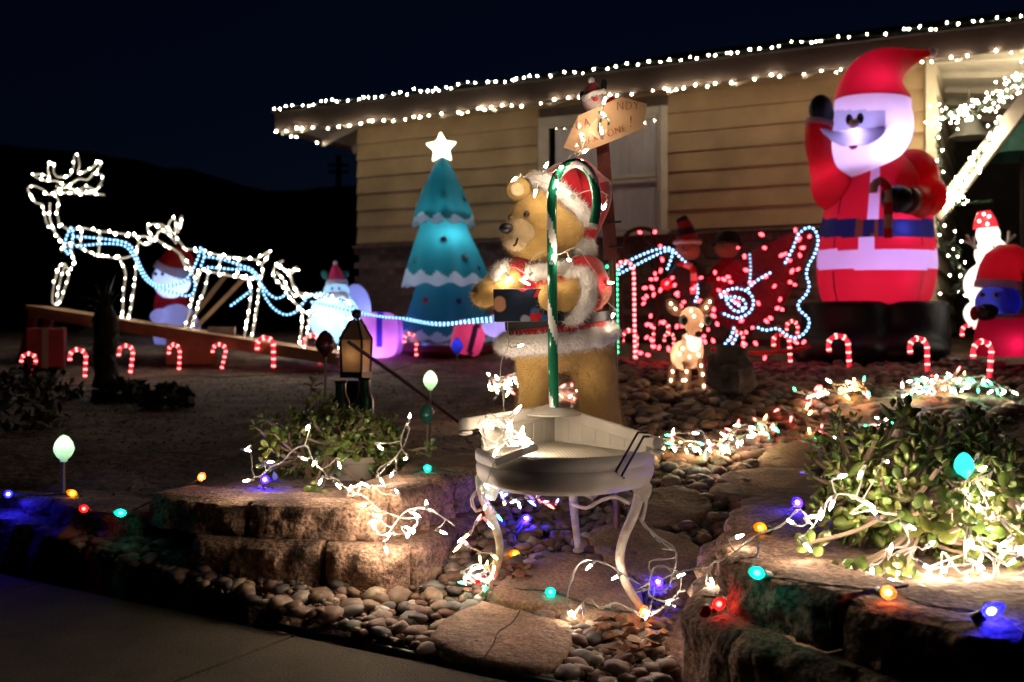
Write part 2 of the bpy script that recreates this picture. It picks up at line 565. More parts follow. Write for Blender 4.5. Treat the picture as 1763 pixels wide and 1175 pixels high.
m = MB(); m.bar(H(SR, OE + .03, ZE + .172), H(SE + .05, OE + .03, ZE + .172), .10, .02); m.build('drip_edge', ROOFM, house, smooth=False)
for i in range(22):
    s = 6.4 - i * .6
    m = MB(); a = H(s, OE - .01, ZE - .035); b = H(s, -.0 if s > 0 else -.05, ZE - .035 + (OE) / 3.2)
    m.bar(a, b, .045, .085); m.build('rafter', SOFF, sf, smooth=False)
for i in range(5):
    o_ = -.2 - i * .6
    m = MB(); m.bar(H(SE - .01, o_, ZE - .035), H(6.05, o_, ZE - .035 + .65 / 3.2), .045, .085); m.build('rafter', SOFF, sf, smooth=False)
m = MB(); m.bar(H(SE - .02, OE - .02, ZE - .03), H(6.05, 0, ZE - .03 + .6 / 3.2), .05, .10); m.build('rafter', SOFF, sf, smooth=False)
# left end wall
m = MB(); m.prism([H(6.05, -.02, .5), H(6.05, -6, .5), H(6.05, -6, ZT), H(6.05, -.02, ZT)], HD * -.1); m.build('wall', SIDING, house, smooth=False)
# porch to the right of the corner
def HS(s, o, z): return H(-o, -s, z)       # frame along the side wall
m = MB(); m.prism([H(.02, -.02, .5), H(.02, -3.2, .5), H(.02, -3.2, 4.0), H(.02, -.02, 3.3)], HD * .08); m.build('wall', MORT, house, smooth=False)
for i in range(13):
    lap(.02, 3.1, .80 + .188 * i, sd, SIDEWHITE, fn=HS)
PB = pm('painted_porch_shade', (.035, .028, .025), rough=.8, var=.3)  # near-black colour paints in the shade at the back of the porch
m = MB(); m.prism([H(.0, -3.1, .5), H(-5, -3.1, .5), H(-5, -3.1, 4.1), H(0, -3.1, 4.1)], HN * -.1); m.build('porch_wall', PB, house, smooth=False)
# porch ceiling boards, running down to the right
c0, c1, c2, c3 = W(1612, 97, 8.5), W(1800, 84, 7.9), W(1770, 250, 10.6), W(1620, 228, 11.0)
for k in range(6):
    t0, t1 = k / 6 + .004, (k + 1) / 6 - .004
    m = MB(); m.prism([c0.lerp(c3, t0), c1.lerp(c2, t0), c1.lerp(c2, t1), c0.lerp(c3, t1)], Vector((0, 0, .03)))
    cb = m.build('ceiling_board', SOFF, house, smooth=False)
    m = MB(); m.bar(c0.lerp(c3, t0 + .02) - Vector((0, 0, .02)), c1.lerp(c2, t0 + .02) - Vector((0, 0, .02)), .05, .05); m.build('batten', SOFF, cb, smooth=False)
# slanting barge board of the porch gable
m = MB(); m.bar(W(1612, 372, 8.35), W(1800, 130, 7.7), .05, .13); m.build('barge_board', SOFF, house, smooth=False)
bell = empty('porch_lantern', W(1668, 238, 8.6), 'grey metal bell-shaped lantern hanging under the porch ceiling', 'lantern')
GREYM = pm('grey_metal', (.16, .16, .15), rough=.45, metal=.6, var=.2)
one('shade', GREYM, bell, 'lathe', [(.0, .2), (.05, .195), (.09, .13), (.12, .05), (.17, 0), (.165, .0), (.11, .05), (.0, .18)], W(1668, 238, 8.6), 20, cap=False)
one('hook', GREYM, bell, 'tube', [W(1668, 200, 8.6), W(1668, 150, 8.6)], .008, 6)
um = empty('patio_umbrella', W(1740, 560, 8.9), 'dark green patio umbrella at the porch edge', 'umbrella')
UG = pm('green_canvas', (.015, .07, .06), rough=.8)
one('canopy', UG, um, 'lathe', [(.02, .42), (.2, .3), (.34, .12), (.40, 0), (.39, .0), (.3, .12), (.0, .36)], W(1760, 270, 8.9), 8, cap=False, smooth=False)
one('pole', PW, um, 'tube', [W(1760, 270, 8.9), W(1760, 585, 8.9)], .02, 8)
# ------------------------------------------------------------------ retaining blocks
STONE = pm('split_face_block', (.33, .205, .135), rough=.92, var=.3, nscale=9, bump=1.0, bscale=55, dist=.012, col2=(.20, .13, .095), detail=10)
def rough_block(p0, p1, inward, depth, z0, z1, name, parent, seed):
    p0 = Vector((*p0, 0)); p1 = Vector((*p1, 0)); d = (p1 - p0); L = d.length; d.normalize()
    inn = Vector((*inward, 0)).normalized()
    nu = max(8, int(L / .013)); nv = 11; nw = 6
    m = MB(); idx = {}
    def vert(i, j, k):
        key = (i, j, k)
        if key in idx: return idx[key]
        u, v, w = i / nu, j / nw, k / nv           # along, inwards, up
        p = p0 + d * (L * u) + inn * (depth * v) + Vector((0, 0, z0 + (z1 - z0) * w))
        ends = min(u, 1 - u) * L
        front = 1 - smooth(v * depth / .03)
        if front > 0:
            nzv = noise.fractal(p * 14 + Vector((seed, 0, 0)), 1.0, 2.1, 4)
            p -= inn * front * (.022 * nzv + .008 * noise.fractal(p * 45 + Vector((0, 0, seed)), 1.0, 2.1, 3) + .012 * math.sin(math.pi * u))
            p += inn * front * .018 * (smooth(1 - (z1 - p.z) / .03) + .6 * smooth(1 - ends / .035))
        nt = noise.noise(p * 9 + Vector((0, seed, 0)))
        if k == nv: p.z += .004 * nt - .010 * front
        if ends < 1e-6: p += d * (.004 * nt)
        m.v.append(tuple(p)); idx[key] = len(m.v) - 1
        return idx[key]
    def face(a, b, c, e): m.f.append((a, b, c, e)); m.m.append(0)
    for i in range(nu):
        for k in range(nv):
            face(vert(i, 0, k), vert(i + 1, 0, k), vert(i + 1, 0, k + 1), vert(i, 0, k + 1))
        for j in range(nw):
            face(vert(i, j, nv), vert(i + 1, j, nv), vert(i + 1, j + 1, nv), vert(i, j + 1, nv))
    for j in range(nw):
        for k in range(nv):
            face(vert(0, j, k), vert(0, j, k + 1), vert(0, j + 1, k + 1), vert(0, j + 1, k))
            face(vert(nu, j, k), vert(nu, j + 1, k), vert(nu, j + 1, k + 1), vert(nu, j, k + 1))
    for i in range(nu):
        for k in range(nv):
            face(vert(i, nw, k), vert(i, nw, k + 1), vert(i + 1, nw, k + 1), vert(i + 1, nw, k))
    return m.build(name, STONE, parent)

wl = empty('retaining_wall', (-.8, 3.4, .05), 'curved tan split-face block retaining wall under the smaller jade plant', 'retaining wall')
left_low = [((-2.70, 4.18), (-2.12, 3.83)), ((-2.10, 3.82), (-1.58, 3.50)), ((-1.56, 3.49), (-1.05, 3.17)), ((-1.02, 3.155), (-.60, 3.055)), ((-.575, 3.05), (-.315, 3.03)), ((-.285, 3.05), (-.185, 3.36)), ((-.18, 3.38), (-.06, 3.72))]
left_up = [((-2.70, 4.26), (-2.22, 3.97)), ((-2.20, 3.96), (-1.72, 3.66)), ((-1.70, 3.65), (-1.25, 3.36)), ((-1.225, 3.345), (-.86, 3.165)), ((-.835, 3.155), (-.395, 3.115)), ((-.345, 3.16), (-.20, 3.52)), ((-.19, 3.54), (-.06, 3.88)), ((-.05, 3.9), (.03, 4.25))]
for i, (a, b) in enumerate(left_low):
    rough_block(a, b, (b[1] - a[1], 0)if 0 else (-(b[1] - a[1]), b[0] - a[0]), .20, -.02, .203 - (.08 if i < 3 else 0) + .003 * (i % 2), 'block', wl, i * 3.7)
for i, (a, b) in enumerate(left_up):
    rough_block(a, b, (-(b[1] - a[1]), b[0] - a[0]), .21, .206 - (.08 if i < 3 else 0), (.312 if i > 2 else .232) + .004 * (i % 3) + (.035 if i in (5, 6, 7) else 0), 'block', wl, 40 + i * 2.9)

wr = empty('planter_wall', (.7, 2.3, .0), 'round two-course stone block planter wall under the bigger jade plant', 'retaining wall')
right_low = [((.60, 3.08), (.515, 2.72)), ((.51, 2.70), (.43, 2.42)), ((.41, 2.40), (.455, 2.14)), ((.465, 2.12), (.625, 1.88)), ((.635, 1.87), (.90, 1.66)), ((.92, 1.65), (1.3, 1.55))]
right_up = [((.68, 3.05), (.58, 2.72)), ((.575, 2.70), (.50, 2.34)), ((.49, 2.28), (.63, 1.985)), ((.65, 1.95), (.885, 1.745)), ((.905, 1.735), (1.30, 1.70)), ((1.31, 1.70), (1.7, 1.8))]
for i, (a, b) in enumerate(right_low):
    rough_block(a, b, (-(b[1] - a[1]), b[0] - a[0]), .20, -.06, .222 + .003 * (i % 2), 'block', wr, 70 + i * 3.1)
for i, (a, b) in enumerate(right_up):
    rough_block(a, b, (-(b[1] - a[1]), b[0] - a[0]), .22, .228, .333 + .003 * (i % 3), 'block', wr, 100 + i * 2.3)
poly = [(.74, 3.22), (.68, 2.96), (.66, 2.6), (.62, 2.36), (.76, 2.1), (.95, 1.9), (1.3, 1.85), (1.9, 1.95), (2.4, 2.5), (2.3, 3.3), (1.7, 3.75), (1.1, 3.6)]
m = MB(); m.prism([Vector((x, y, .315)) for x, y in poly], (0, 0, -.3)); tag(m.build('planter_soil', SOIL, smooth=False), kind='structure')

# ------------------------------------------------------------------ stepping stones
def speckle(m, scale, lo, hi):
    nt, N, L = nodes_of(m); b = N['Principled BSDF']; src = b.inputs['Base Color'].links[0].from_socket
    tc = N.new('ShaderNodeTexCoord'); n = N.new('ShaderNodeTexNoise'); n.inputs['Scale'].default_value = scale; n.inputs['Detail'].default_value = 3; n.inputs['Roughness'].default_value = .7
    mr = N.new('ShaderNodeMapRange'); mr.inputs[1].default_value = .36; mr.inputs[2].default_value = .64; mr.inputs[3].default_value = lo; mr.inputs[4].default_value = hi
    mx = N.new('ShaderNodeMixRGB'); mx.blend_type = 'MULTIPLY'; mx.inputs[0].default_value = 1
    L.new(tc.outputs['Object'], n.inputs['Vector']); L.new(n.outputs['Fac'], mr.inputs[0]); L.new(src, mx.inputs[1]); L.new(mr.outputs[0], mx.inputs[2]); L.new(mx.outputs[0], b.inputs['Base Color'])
speckle(STONE, 75, .35, 1.45); speckle(CONC, 120, .6, 1.25); speckle(SOIL, 40, .55, 1.3)
FLAG = pm('sandstone_flag', (.30, .20, .125), rough=.85, var=.22, nscale=6, bump=1.0, bscale=30, dist=.012, col2=(.20, .13, .085), detail=9)
speckle(FLAG, 90, .6, 1.25)
flags = [
    ('front', [(830, 1040), (785, 1058), (745, 1090), (742, 1108), (785, 1132), (870, 1150), (945, 1156), (978, 1122), (980, 1078), (900, 1058)], 'rounded sandstone stepping stone with a crack, nearest the walk'),
    ('second', [(960, 955), (905, 975), (848, 1018), (850, 1034), (930, 1050), (1080, 1075), (1110, 1050), (1090, 1000), (1020, 965)], 'sandstone stepping stone under the white table with a teal bulb on it'),
    ('third', [(1005, 925), (1060, 903), (1165, 925), (1220, 958), (1185, 1012), (1120, 1010), (1040, 965)], 'stepping stone behind the right front table leg'),
    ('fourth', [(1090, 850), (1120, 846), (1195, 848), (1228, 872), (1195, 898), (1092, 898)], 'flat stepping stone just right of the table rim'),
    ('fifth', [(1240, 822), (1290, 812), (1392, 812), (1410, 842), (1330, 862), (1225, 858)], 'long stepping stone lit by a warm bulb beside the bigger jade plant'),
    ('sixth', [(1298, 796), (1340, 770), (1405, 768), (1415, 806), (1350, 814)], 'pale rounded stepping stone left of the jade branches'),
    ('seventh', [(1440, 726), (1458, 704), (1545, 698), (1552, 722), (1500, 736)], 'stepping stone ringed by coloured mini lights near the boulder'),
    ('eighth', [(1385, 752), (1400, 738), (1470, 738), (1480, 762), (1420, 768)], 'small stepping stone partly under the jade branches'),
    ('ninth', [(1300, 868), (1400, 856), (1430, 884), (1400, 900), (1290, 905)], 'dark stepping stone in the blue glow beside the planter wall'),
    ('tenth', [(1500, 690), (1620, 682), (1700, 690), (1650, 708), (1520, 706)], 'broad stepping stone under the green and white light heap'),
    ('eleventh', [(690, 812), (730, 792), (825, 780), (838, 802), (760, 822)], 'flat cap stone on the terrace beside the table'),
]
for nm, poly, lab in flags:
    P = [g(x, y, .03) for x, y in poly]
    c = sum(P, Vector()) / len(P)
    # rounded outline
    Q = spline(P + [P[0]], .03)[:-1]
    nn = len(Q)
    # plane of the stone
    A = np.array([[p.x - c.x, p.y - c.y, 1] for p in Q]); bz = np.array([p.z for p in Q]); sol = np.linalg.lstsq(A, bz, rcond=None)[0]
    def zpl(p): return sol[0] * (p.x - c.x) + sol[1] * (p.y - c.y) + sol[2]
    m = MB(); vs = []; rings = [(1.0, -.05), (1.0, -.004), (.985, .006), (.95, .012), (.8, .014), (.6, .015), (.4, .015), (.2, .015)]
    for sc, dz in rings:
        for p in Q:
            q = c + (p - c) * sc; q.z = zpl(q) + dz
            if dz > -.01: q.z += .007 * noise.noise(q * 8) + .003 * noise.noise(q * 25)
            if sc > .9: q += (p - c).normalized() * .008 * noise.noise(p * 18)
            vs.append(q)
    vs.append(Vector((c.x, c.y, zpl(c) + .015)))
    fs = [(r * nn + i, r * nn + (i + 1) % nn, (r + 1) * nn + (i + 1) % nn, (r + 1) * nn + i) for r in range(len(rings) - 1) for i in range(nn)]
    fs += [((len(rings) - 1) * nn + i, (len(rings) - 1) * nn + (i + 1) % nn, len(vs) - 1) for i in range(nn)]
    m.add(vs, fs)
    o = m.build('stepping_stone', FLAG)
    tag(o, lab, 'stepping stone', 'stepping stones through the pebbles')
    if nm == 'front':      # the crack, a thin dark seam
        q = MB(); cp = [g(x, y, .03) for x, y in ((895, 1060), (880, 1082), (858, 1100), (850, 1120), (830, 1142))]
        q.tube([Vector((p.x, p.y, zpl(p) + .0155 + .007 * noise.noise(p * 8))) for p in spline(cp, .02)], .0018, 5)
        q.build('crack', BLACK_CLOTH, o)

# ------------------------------------------------------------------ pebbles
def pebble_mat(name, attr):
    m = bpy.data.materials.new(name); nt, N, L = nodes_of(m); b = N['Principled BSDF']
    if attr:
        src = N.new('ShaderNodeAttribute'); src.attribute_name = 'prnd'; o = src.outputs['Fac']
    else:
        src = N.new('ShaderNodeObjectInfo'); o = src.outputs['Random']
    cr = N.new('ShaderNodeValToRGB'); cr.color_ramp.interpolation = 'CONSTANT'
    cols = [(0, (.20, .125, .08)), (.16, (.29, .20, .135)), (.3, (.13, .07, .05)), (.44, (.15, .14, .12)), (.58, (.22, .14, .10)), (.7, (.09, .08, .075)), (.8, (.36, .28, .20)), (.88, (.18, .095, .065)), (.95, (.46, .40, .33))]
    e = cr.color_ramp.elements; e[0].color = (*cols[0][1], 1); e[0].position = 0; e[1].position = cols[1][0]; e[1].color = (*cols[1][1], 1)
    for p, c in cols[2:]:
        q = e.new(p); q.color = (*c, 1)
    L.new(o, cr.inputs[0])
    tc = N.new('ShaderNodeTexCoord'); n1 = N.new('ShaderNodeTexNoise'); n1.inputs['Scale'].default_value = 40 if attr else 1.6; n1.inputs['Detail'].default_value = 8
    L.new(tc.outputs['Object'], n1.inputs['Vector'])
    mx = N.new('ShaderNodeMixRGB'); mx.blend_type = 'MULTIPLY'; mx.inputs[0].default_value = .8
    mr = N.new('ShaderNodeMapRange'); mr.inputs[1].default_value = .3; mr.inputs[2].default_value = .7; mr.inputs[3].default_value = .5; mr.inputs[4].default_value = 1.25
    L.new(n1.outputs['Fac'], mr.inputs[0]); L.new(cr.outputs[0], mx.inputs[1]); L.new(mr.outputs[0], mx.inputs[2]); L.new(mx.outputs[0], b.inputs['Base Color'])
    b.inputs['Roughness'].default_value = .62
    bp = N.new('ShaderNodeBump'); bp.inputs['Strength'].default_value = .25; bp.inputs['Distance'].default_value = .004
    L.new(n1.outputs['Fac'], bp.inputs['Height']); L.new(bp.outputs[0], b.inputs['Normal'])
    return m
PEB_O, PEB_A = pebble_mat('pebble', False), pebble_mat('pebble_mass', True)
bm = bmesh.new(); bmesh.ops.create_icosphere(bm, subdivisions=2, radius=1); ico2 = [v.co.copy() for v in bm.verts]; ico2f = [tuple(v.index for v in f.verts) for f in bm.faces]; bm.free()
bm = bmesh.new(); bmesh.ops.create_icosphere(bm, subdivisions=1, radius=1); ico1 = np.array([v.co for v in bm.verts]); ico1f = np.array([[v.index for v in f.verts] for f in bm.faces]); bm.free()
pmesh = []
for k in range(8):
    me = bpy.data.meshes.new('pebble')
    me.from_pydata([tuple(c * (1 + .34 * noise.noise(c * 1.2 + Vector((k * 9, 0, 0))) + .10 * noise.noise(c * 3 + Vector((0, k * 5, 0))))) for c in ico2], [], ico2f)
    me.materials.append(PEB_O); me.shade_smooth(); pmesh.append(me)
bed = empty('pebble_bed', (0, 0, 0), kind='structure')

def inside(poly, x, y):
    c = False; n = len(poly)
    for i in range(n):
        (x0, y0), (x1, y1) = poly[i], poly[i - 1]
        if (y0 > y) != (y1 > y) and x < (x1 - x0) * (y - y0) / (y1 - y0) + x0: c = not c
    return c
ring = [(.50, 2.98), (.435, 2.7), (.415, 2.42), (.41, 2.38), (.46, 2.12), (.63, 1.86), (1, 1.6), (3, 1.6), (3, 3.3), (1.6, 3.8), (.9, 3.5)]
pebs = []
prs = random.Random(11)
def try_area(n, x0, x1, y0, y1, r0, r1, lay):
    for _ in range(n):
        x = prs.uniform(x0, x1); y = prs.uniform(y0, y1)
        if y < walk_edge(x) + .05: continue
        if edge_dist(x, y) > -.02 and y < 4.9 and x < .4: continue
        if inside(ring, x, y): continue
        r = prs.uniform(r0, r1) * prs.choice((.45, .6, .8, 1, 1, 1.15))
        pebs.append((x, y, gh(x, y) + r * .25 + lay * prs.random(), r))
try_area(4200, -1.6, 1.0, 2.35, 3.9, .017, .035, .012)
try_area(2100, -.2, 2.2, 3.7, 5.0, .022, .040, .014)
try_area(1900, .1, 3.2, 4.8, 6.6, .03, .055, .016)
try_area(500, .3, 3.6, 6.4, 7.4, .03, .055, .012)
def vis(p):
    px, py = pix(Vector(p[:3]))
    return p[3] / p[1] * F * (1 if 300 < px < 1250 and 560 < py < 1200 else .2) * (.45 if px < 480 else 1)
pebs.sort(key=vis, reverse=True)
for x, y, z, r in pebs[:300]:
    o = link('pebble', prs.choice(pmesh), bed)
    o.location = (x, y, z); o.scale = (r * prs.uniform(1, 1.35), r * prs.uniform(.8, 1), r * prs.uniform(.5, .72))
    o.rotation_euler = (prs.uniform(-.4, .4), prs.uniform(-.4, .4), prs.uniform(0, 6.28))
V = []; FF = []; PR = []
for i, (x, y, z, r) in enumerate(pebs[300:]):
    E = Matrix.Rotation(prs.uniform(0, 6.28), 3, 'Z') @ Matrix.Rotation(prs.uniform(-.4, .4), 3, 'X')
    sc = np.array([r * prs.uniform(1, 1.35), r * prs.uniform(.8, 1), r * prs.uniform(.5, .72)])
    jit = 1 + rng.uniform(-.13, .13, (len(ico1), 1))
    q = (ico1 * jit * sc) @ np.array(E).T + np.array([x, y, z])
    FF.append(ico1f + len(V) * len(ico1)); V.append(q); PR.append(np.full(len(ico1), prs.random()))
me = bpy.data.meshes.new('pebble_mass'); me.from_pydata(np.concatenate(V).tolist(), [], np.concatenate(FF).tolist())
at = me.attributes.new('prnd', 'FLOAT', 'POINT'); at.data.foreach_set('value', np.concatenate(PR)); me.materials.append(PEB_A); me.shade_smooth()
o = link('pebble_mass', me, bed); tag(o, kind='stuff')

# grit between the stones
m = MB(); rs = random.Random(15)
for i in range(9000):
    if i < 5500: x, y = rs.uniform(-1.5, 1.0), rs.uniform(2.35, 3.9)
    else: x, y = rs.uniform(-.2, 2.6), rs.uniform(3.8, 6.4)
    if y < walk_edge(x) + .03 or (edge_dist(x, y) > -.02 and y < 4.9 and x < .4) or inside(ring, x, y): continue
    p = Vector((x, y, gh(x, y) + rs.uniform(-.004, .022))); s_ = rs.uniform(.003, .009); q = Matrix.Rotation(rs.uniform(0, 6.3), 3, 'Z') @ Matrix.Rotation(rs.uniform(0, 3), 3, 'X')
    m.add([p + q @ Vector(v) * s_ for v in ((1, 0, 0), (.2, .9, 0), (-1.1, .1, 0), (0, -.8, 0), (0, .1, .8), (.1, 0, -.6))], [(0, 1, 4), (1, 2, 4), (2, 3, 4), (3, 0, 4), (1, 0, 5), (2, 1, 5), (3, 2, 5), (0, 3, 5)])
GRIT = pm('grit', (.20, .14, .10), rough=.95, var=.6, nscale=30, bump=0)
tag(m.build('grit', GRIT, smooth=False), 'fine grit and stone chips between the pebbles', 'grit', kind='stuff')
# dry fallen leaves among the pebbles
DRY = pm('dry_leaf', (.24, .10, .045), rough=.8, var=.4, nscale=30, bump=.4, bscale=60, trans=.25)
for i, (px, py) in enumerate([(1040, 1090), (1065, 1105), (1095, 1085), (1110, 1120), (1050, 1075), (870, 985), (890, 1000), (1130, 1100), (900, 985), (1075, 1130)]):
    p = g(px, py, .03); m = MB(); n = 14; vs = [p + Vector((0, 0, .012))]
    rr = .03 + .012 * random.random(); a0 = random.random() * 6
    for k in range(n):
        a = 2 * math.pi * k / n + a0; r = rr * (1.25 if k % 2 else .62) * (1 + .3 * math.sin(k))
        vs.append(p + Vector((r * math.cos(a), r * math.sin(a) * .8, .006 + .02 * abs(math.sin(a * 1.5 + i)))))
    vs2 = [v - Vector((0, 0, .0012)) for v in vs]
    fs = [(0, k + 1, (k + 1) % n + 1) for k in range(n)]
    m.add(vs + vs2, fs + [tuple(q + n + 1 for q in f[::-1]) for f in fs] + [(k + 1, k + 2 + n, (k + 1) % n + 2 + n, (k + 1) % n + 1) if 0 else (k + 1, k + n + 2, (k + 1) % n + n + 2, (k + 1) % n + 1) for k in range(n)])
    o = m.build('dry_leaf', DRY)
    tag(o, 'curled brown dry leaf by the left table leg' if px < 950 else 'curled brown dry leaf below the right table leg', 'leaf', 'dry leaves on the pebbles')

# leaf litter and clods on the terrace dirt
LITT = pm('leaf_litter', (.17, .105, .065), rough=.9, var=.5, nscale=3, bump=0)
m = MB(); rs = random.Random(5)
for i in range(5200):
    x = rs.uniform(-4, .3); y = 3.5 + 5 * rs.random() ** 1.3
    if edge_dist(x, y) < .12 and y < 4.9: continue
    p = Vector((x, y, gh(x, y) - .006)); q = Quaternion((rs.gauss(0, .35), rs.gauss(0, .35), rs.uniform(-3, 3))).to_matrix() if 0 else (Matrix.Rotation(rs.uniform(0, 6.3), 3, 'Z') @ Matrix.Rotation(rs.uniform(-.5, .5), 3, 'X'))
    s_ = rs.uniform(.004, .014)
    if rs.random() < .6:
        m.add([p + q @ Vector(v) * s_ for v in ((0, -1, 0), (.5, 0, .15), (0, 1, .05), (-.5, 0, .15), (0, 0, -.25))], [(0, 1, 2, 3), (0, 4, 1), (1, 4, 2), (2, 4, 3), (3, 4, 0)])
    else:
        m.add([p + q @ Vector(v) * s_ * .8 for v in ((1, 0, 0), (0, 1, 0), (-1, 0, 0), (0, -1, 0), (0, 0, .7), (0, 0, -.5))], [(0, 1, 4), (1, 2, 4), (2, 3, 4), (3, 0, 4), (1, 0, 5), (2, 1, 5), (3, 2, 5), (0, 3, 5)])
tag(m.build('leaf_litter', LITT, smooth=False), 'dry leaf litter and clods on the terrace dirt', 'litter', kind='stuff')

# ------------------------------------------------------------------ jade plants
def leaf_mesh(name, mat):
    m = MB(); prof = [(0, .06), (.25, .20), (.55, .34), (.8, .30), (.95, .15)]
    vs = []
    for z, w in prof:
        vs += [Vector((-w, 0, z)), Vector((0, -.06 - .05 * math.sin(z * 3), z)), Vector((w, 0, z)), Vector((0, .05, z))]
    vs.append(Vector((0, 0, 1.0)))
    for v in vs: v.y += .16 * v.z * v.z
    fs = []
    for i in range(len(prof) - 1):
        for k in range(4):
            a = 4 * i + k; b = 4 * i + (k + 1) % 4; fs.append((a, b, b + 4, a + 4))
    n = 4 * (len(prof) - 1)
    fs += [(n + k, n + (k + 1) % 4, len(vs) - 1) for k in range(4)] + [(3, 2, 1, 0)]
    m.add(vs, fs); me = m.mesh(name, mat); return me
def leaf_mat(name, inst):
    m = pm(name, (.15, .23, .05), rough=.27, var=.25, nscale=3 if inst else 20, bump=0, trans=.18, spec=.7)
    nt, N, L = nodes_of(m); b = N['Principled BSDF']
    if inst:
        oi = N.new('ShaderNodeObjectInfo'); o = oi.outputs['Random']
    else:
        oi = N.new('ShaderNodeNewGeometry'); o = oi.outputs['Random Per Island']
    hs = N.new('ShaderNodeHueSaturation'); src = b.inputs['Base Color'].links[0].from_socket
    mr = N.new('ShaderNodeMapRange'); mr.inputs[3].default_value = .45; mr.inputs[4].default_value = 1.45
    mh = N.new('ShaderNodeMapRange'); mh.inputs[3].default_value = .43; mh.inputs[4].default_value = .525
    L.new(o, mr.inputs[0]); L.new(mr.outputs[0], hs.inputs['Value']); L.new(o, mh.inputs[0]); L.new(mh.outputs[0], hs.inputs['Hue'])
    L.new(src, hs.inputs['Color']); L.new(hs.outputs[0], b.inputs['Base Color'])
    return m
LEAF_I, LEAF_J = leaf_mat('jade_leaf', True), leaf_mat('jade_leaf_mass', False)
JLEAF = leaf_mesh('leaf', LEAF_I)
lv = np.array([v.co for v in JLEAF.vertices]); lf = [tuple(p.vertices) for p in JLEAF.polygons]
BARK = pm('jade_bark', (.20, .145, .095), rough=.85, var=.25, nscale=14, bump=.6, bscale=40)
POT = pm('stone_pot', (.36, .32, .25), rough=.8, var=.15, nscale=6, bump=.3, bscale=40)
def jade(name, label, base, c, rad, ntips, lsize, n_obj, seed, extra=()):
    rs = random.Random(seed)
    root = empty(name, base, label, 'plant')
    base = Vector(base); c = Vector(c)
    tips = []
    while len(tips) < ntips:
        d = Vector((rs.gauss(0, 1), rs.gauss(0, 1), rs.gauss(0, 1))).normalized()
        r = rs.uniform(.45, 1.0) ** .6
        lump = .80 + .35 * noise.noise(d * 1.9 + Vector((seed, 0, 0)))
        p = c + Vector((d.x * rad[0], d.y * rad[1], d.z * rad[2])) * r * lump
        if d.y > .75: continue
        tips.append((p, d))
    for e in extra: tips.append((Vector(e), (Vector(e) - c).normalized()))
    br = MB(); hubs = []
    for k in range(9):
        a = rs.uniform(0, 6.28); q = c + Vector((math.cos(a) * rad[0] * .5, math.sin(a) * rad[1] * .5, rs.uniform(-.3, .3) * rad[2]))
        b0 = base + Vector((rs.uniform(-.05, .05), rs.uniform(-.05, .05), 0))
        pth = spline([b0, b0.lerp(q, .4) + Vector((0, 0, .04)), q], .03)
        br.tube(pth, [.015 - .006 * i / len(pth) for i in range(len(pth))], 6); hubs.append(q)
    LV = []
    for p, d in tips:
        h = min(hubs, key=lambda q: (q - p).length)
        mid = h.lerp(p, .5) + Vector((rs.uniform(-.02, .02), rs.uniform(-.02, .02), -.02))
        pth = spline([h, mid, p], .03)
        br.tube(pth, [.007 - .003 * i / len(pth) for i in range(len(pth))], 5)
        ax = (d * .8 + Vector((0, -.25, .55)) + Vector((rs.uniform(-.3, .3), rs.uniform(-.3, .3), rs.uniform(-.2, .3)))).normalized()
        u = ax.cross(Vector((.3, 1, .1))).normalized(); w = ax.cross(u); tw = rs.random() * 3
        for lvl in range(rs.choice((3, 4, 4, 5))):
            o = p - ax * (lsize * .42 * lvl) + ax * lsize * .2
            op = .35 + .33 * lvl                     # opening angle grows down the stem
            sz = lsize * (.62 + .14 * min(lvl, 3)) * rs.uniform(.55, 1.25)
            for sgn in (0, math.pi):
                a = tw + lvl * math.pi / 2 + sgn + rs.uniform(-.25, .25)
                out = u * math.cos(a) + w * math.sin(a)
                ld = (ax * math.cos(op) + out * math.sin(op)).normalized()
                side = ld.cross(ax).normalized() if ld.cross(ax).length > 1e-3 else u
                nn = side.cross(ld)
                LV.append((o + out * .003, Matrix((side, -nn, ld)).transposed(), sz))
    br.build('branches', BARK, root)
    LV.sort(key=lambda t: t[0].y - .4 * abs(t[0].z - c.z))
    for i, (o, M, sz) in enumerate(LV[:n_obj]):
        b = link('leaf', JLEAF, root)
        b.matrix_local = Matrix.Translation(o - base) @ (M.to_4x4() @ Matrix.Scale(sz, 4))
    if LV[n_obj:]:
        VV = []; FFl = []
        for i, (o, M, sz) in enumerate(LV[n_obj:]):
            VV.append((lv * sz) @ np.array(M).T + np.array(o - base)); FFl += [tuple(k + i * len(lv) for k in f) for f in lf]
        me = bpy.data.meshes.new('foliage'); me.from_pydata(np.concatenate(VV).tolist(), [], FFl); me.materials.append(LEAF_J); me.shade_smooth()
        tag(link('foliage', me, root), kind='stuff')
    return root
pr_base = W(1600, 955, 2.62)
jade('jade_plant', 'large glossy jade plant spilling over the stone planter, wrapped in white lights', W(1600, 960, 2.62), W(1615, 855, 2.52), (.42, .31, .25), 300, .046, 300, 5,
     [W(1440, 720, 2.9), W(1410, 770, 2.8), W(1560, 700, 2.9), W(1430, 985, 2.25), W(1500, 1000, 2.2), W(1550, 985, 2.2), W(1390, 935, 2.3), W(1470, 985, 2.2)])
pt = empty('plant_pot', W(1640, 1020, 2.6), 'beige pot half hidden behind the larger jade plant', 'pot')
one('pot_body', POT, pt, 'lathe', [(.13, 0), (.15, .02), (.18, .2), (.205, .205), (.205, .235), (.18, .235), (.165, .18), (.0, .18)], W(1640, 1005, 2.66), 32, cap=False)
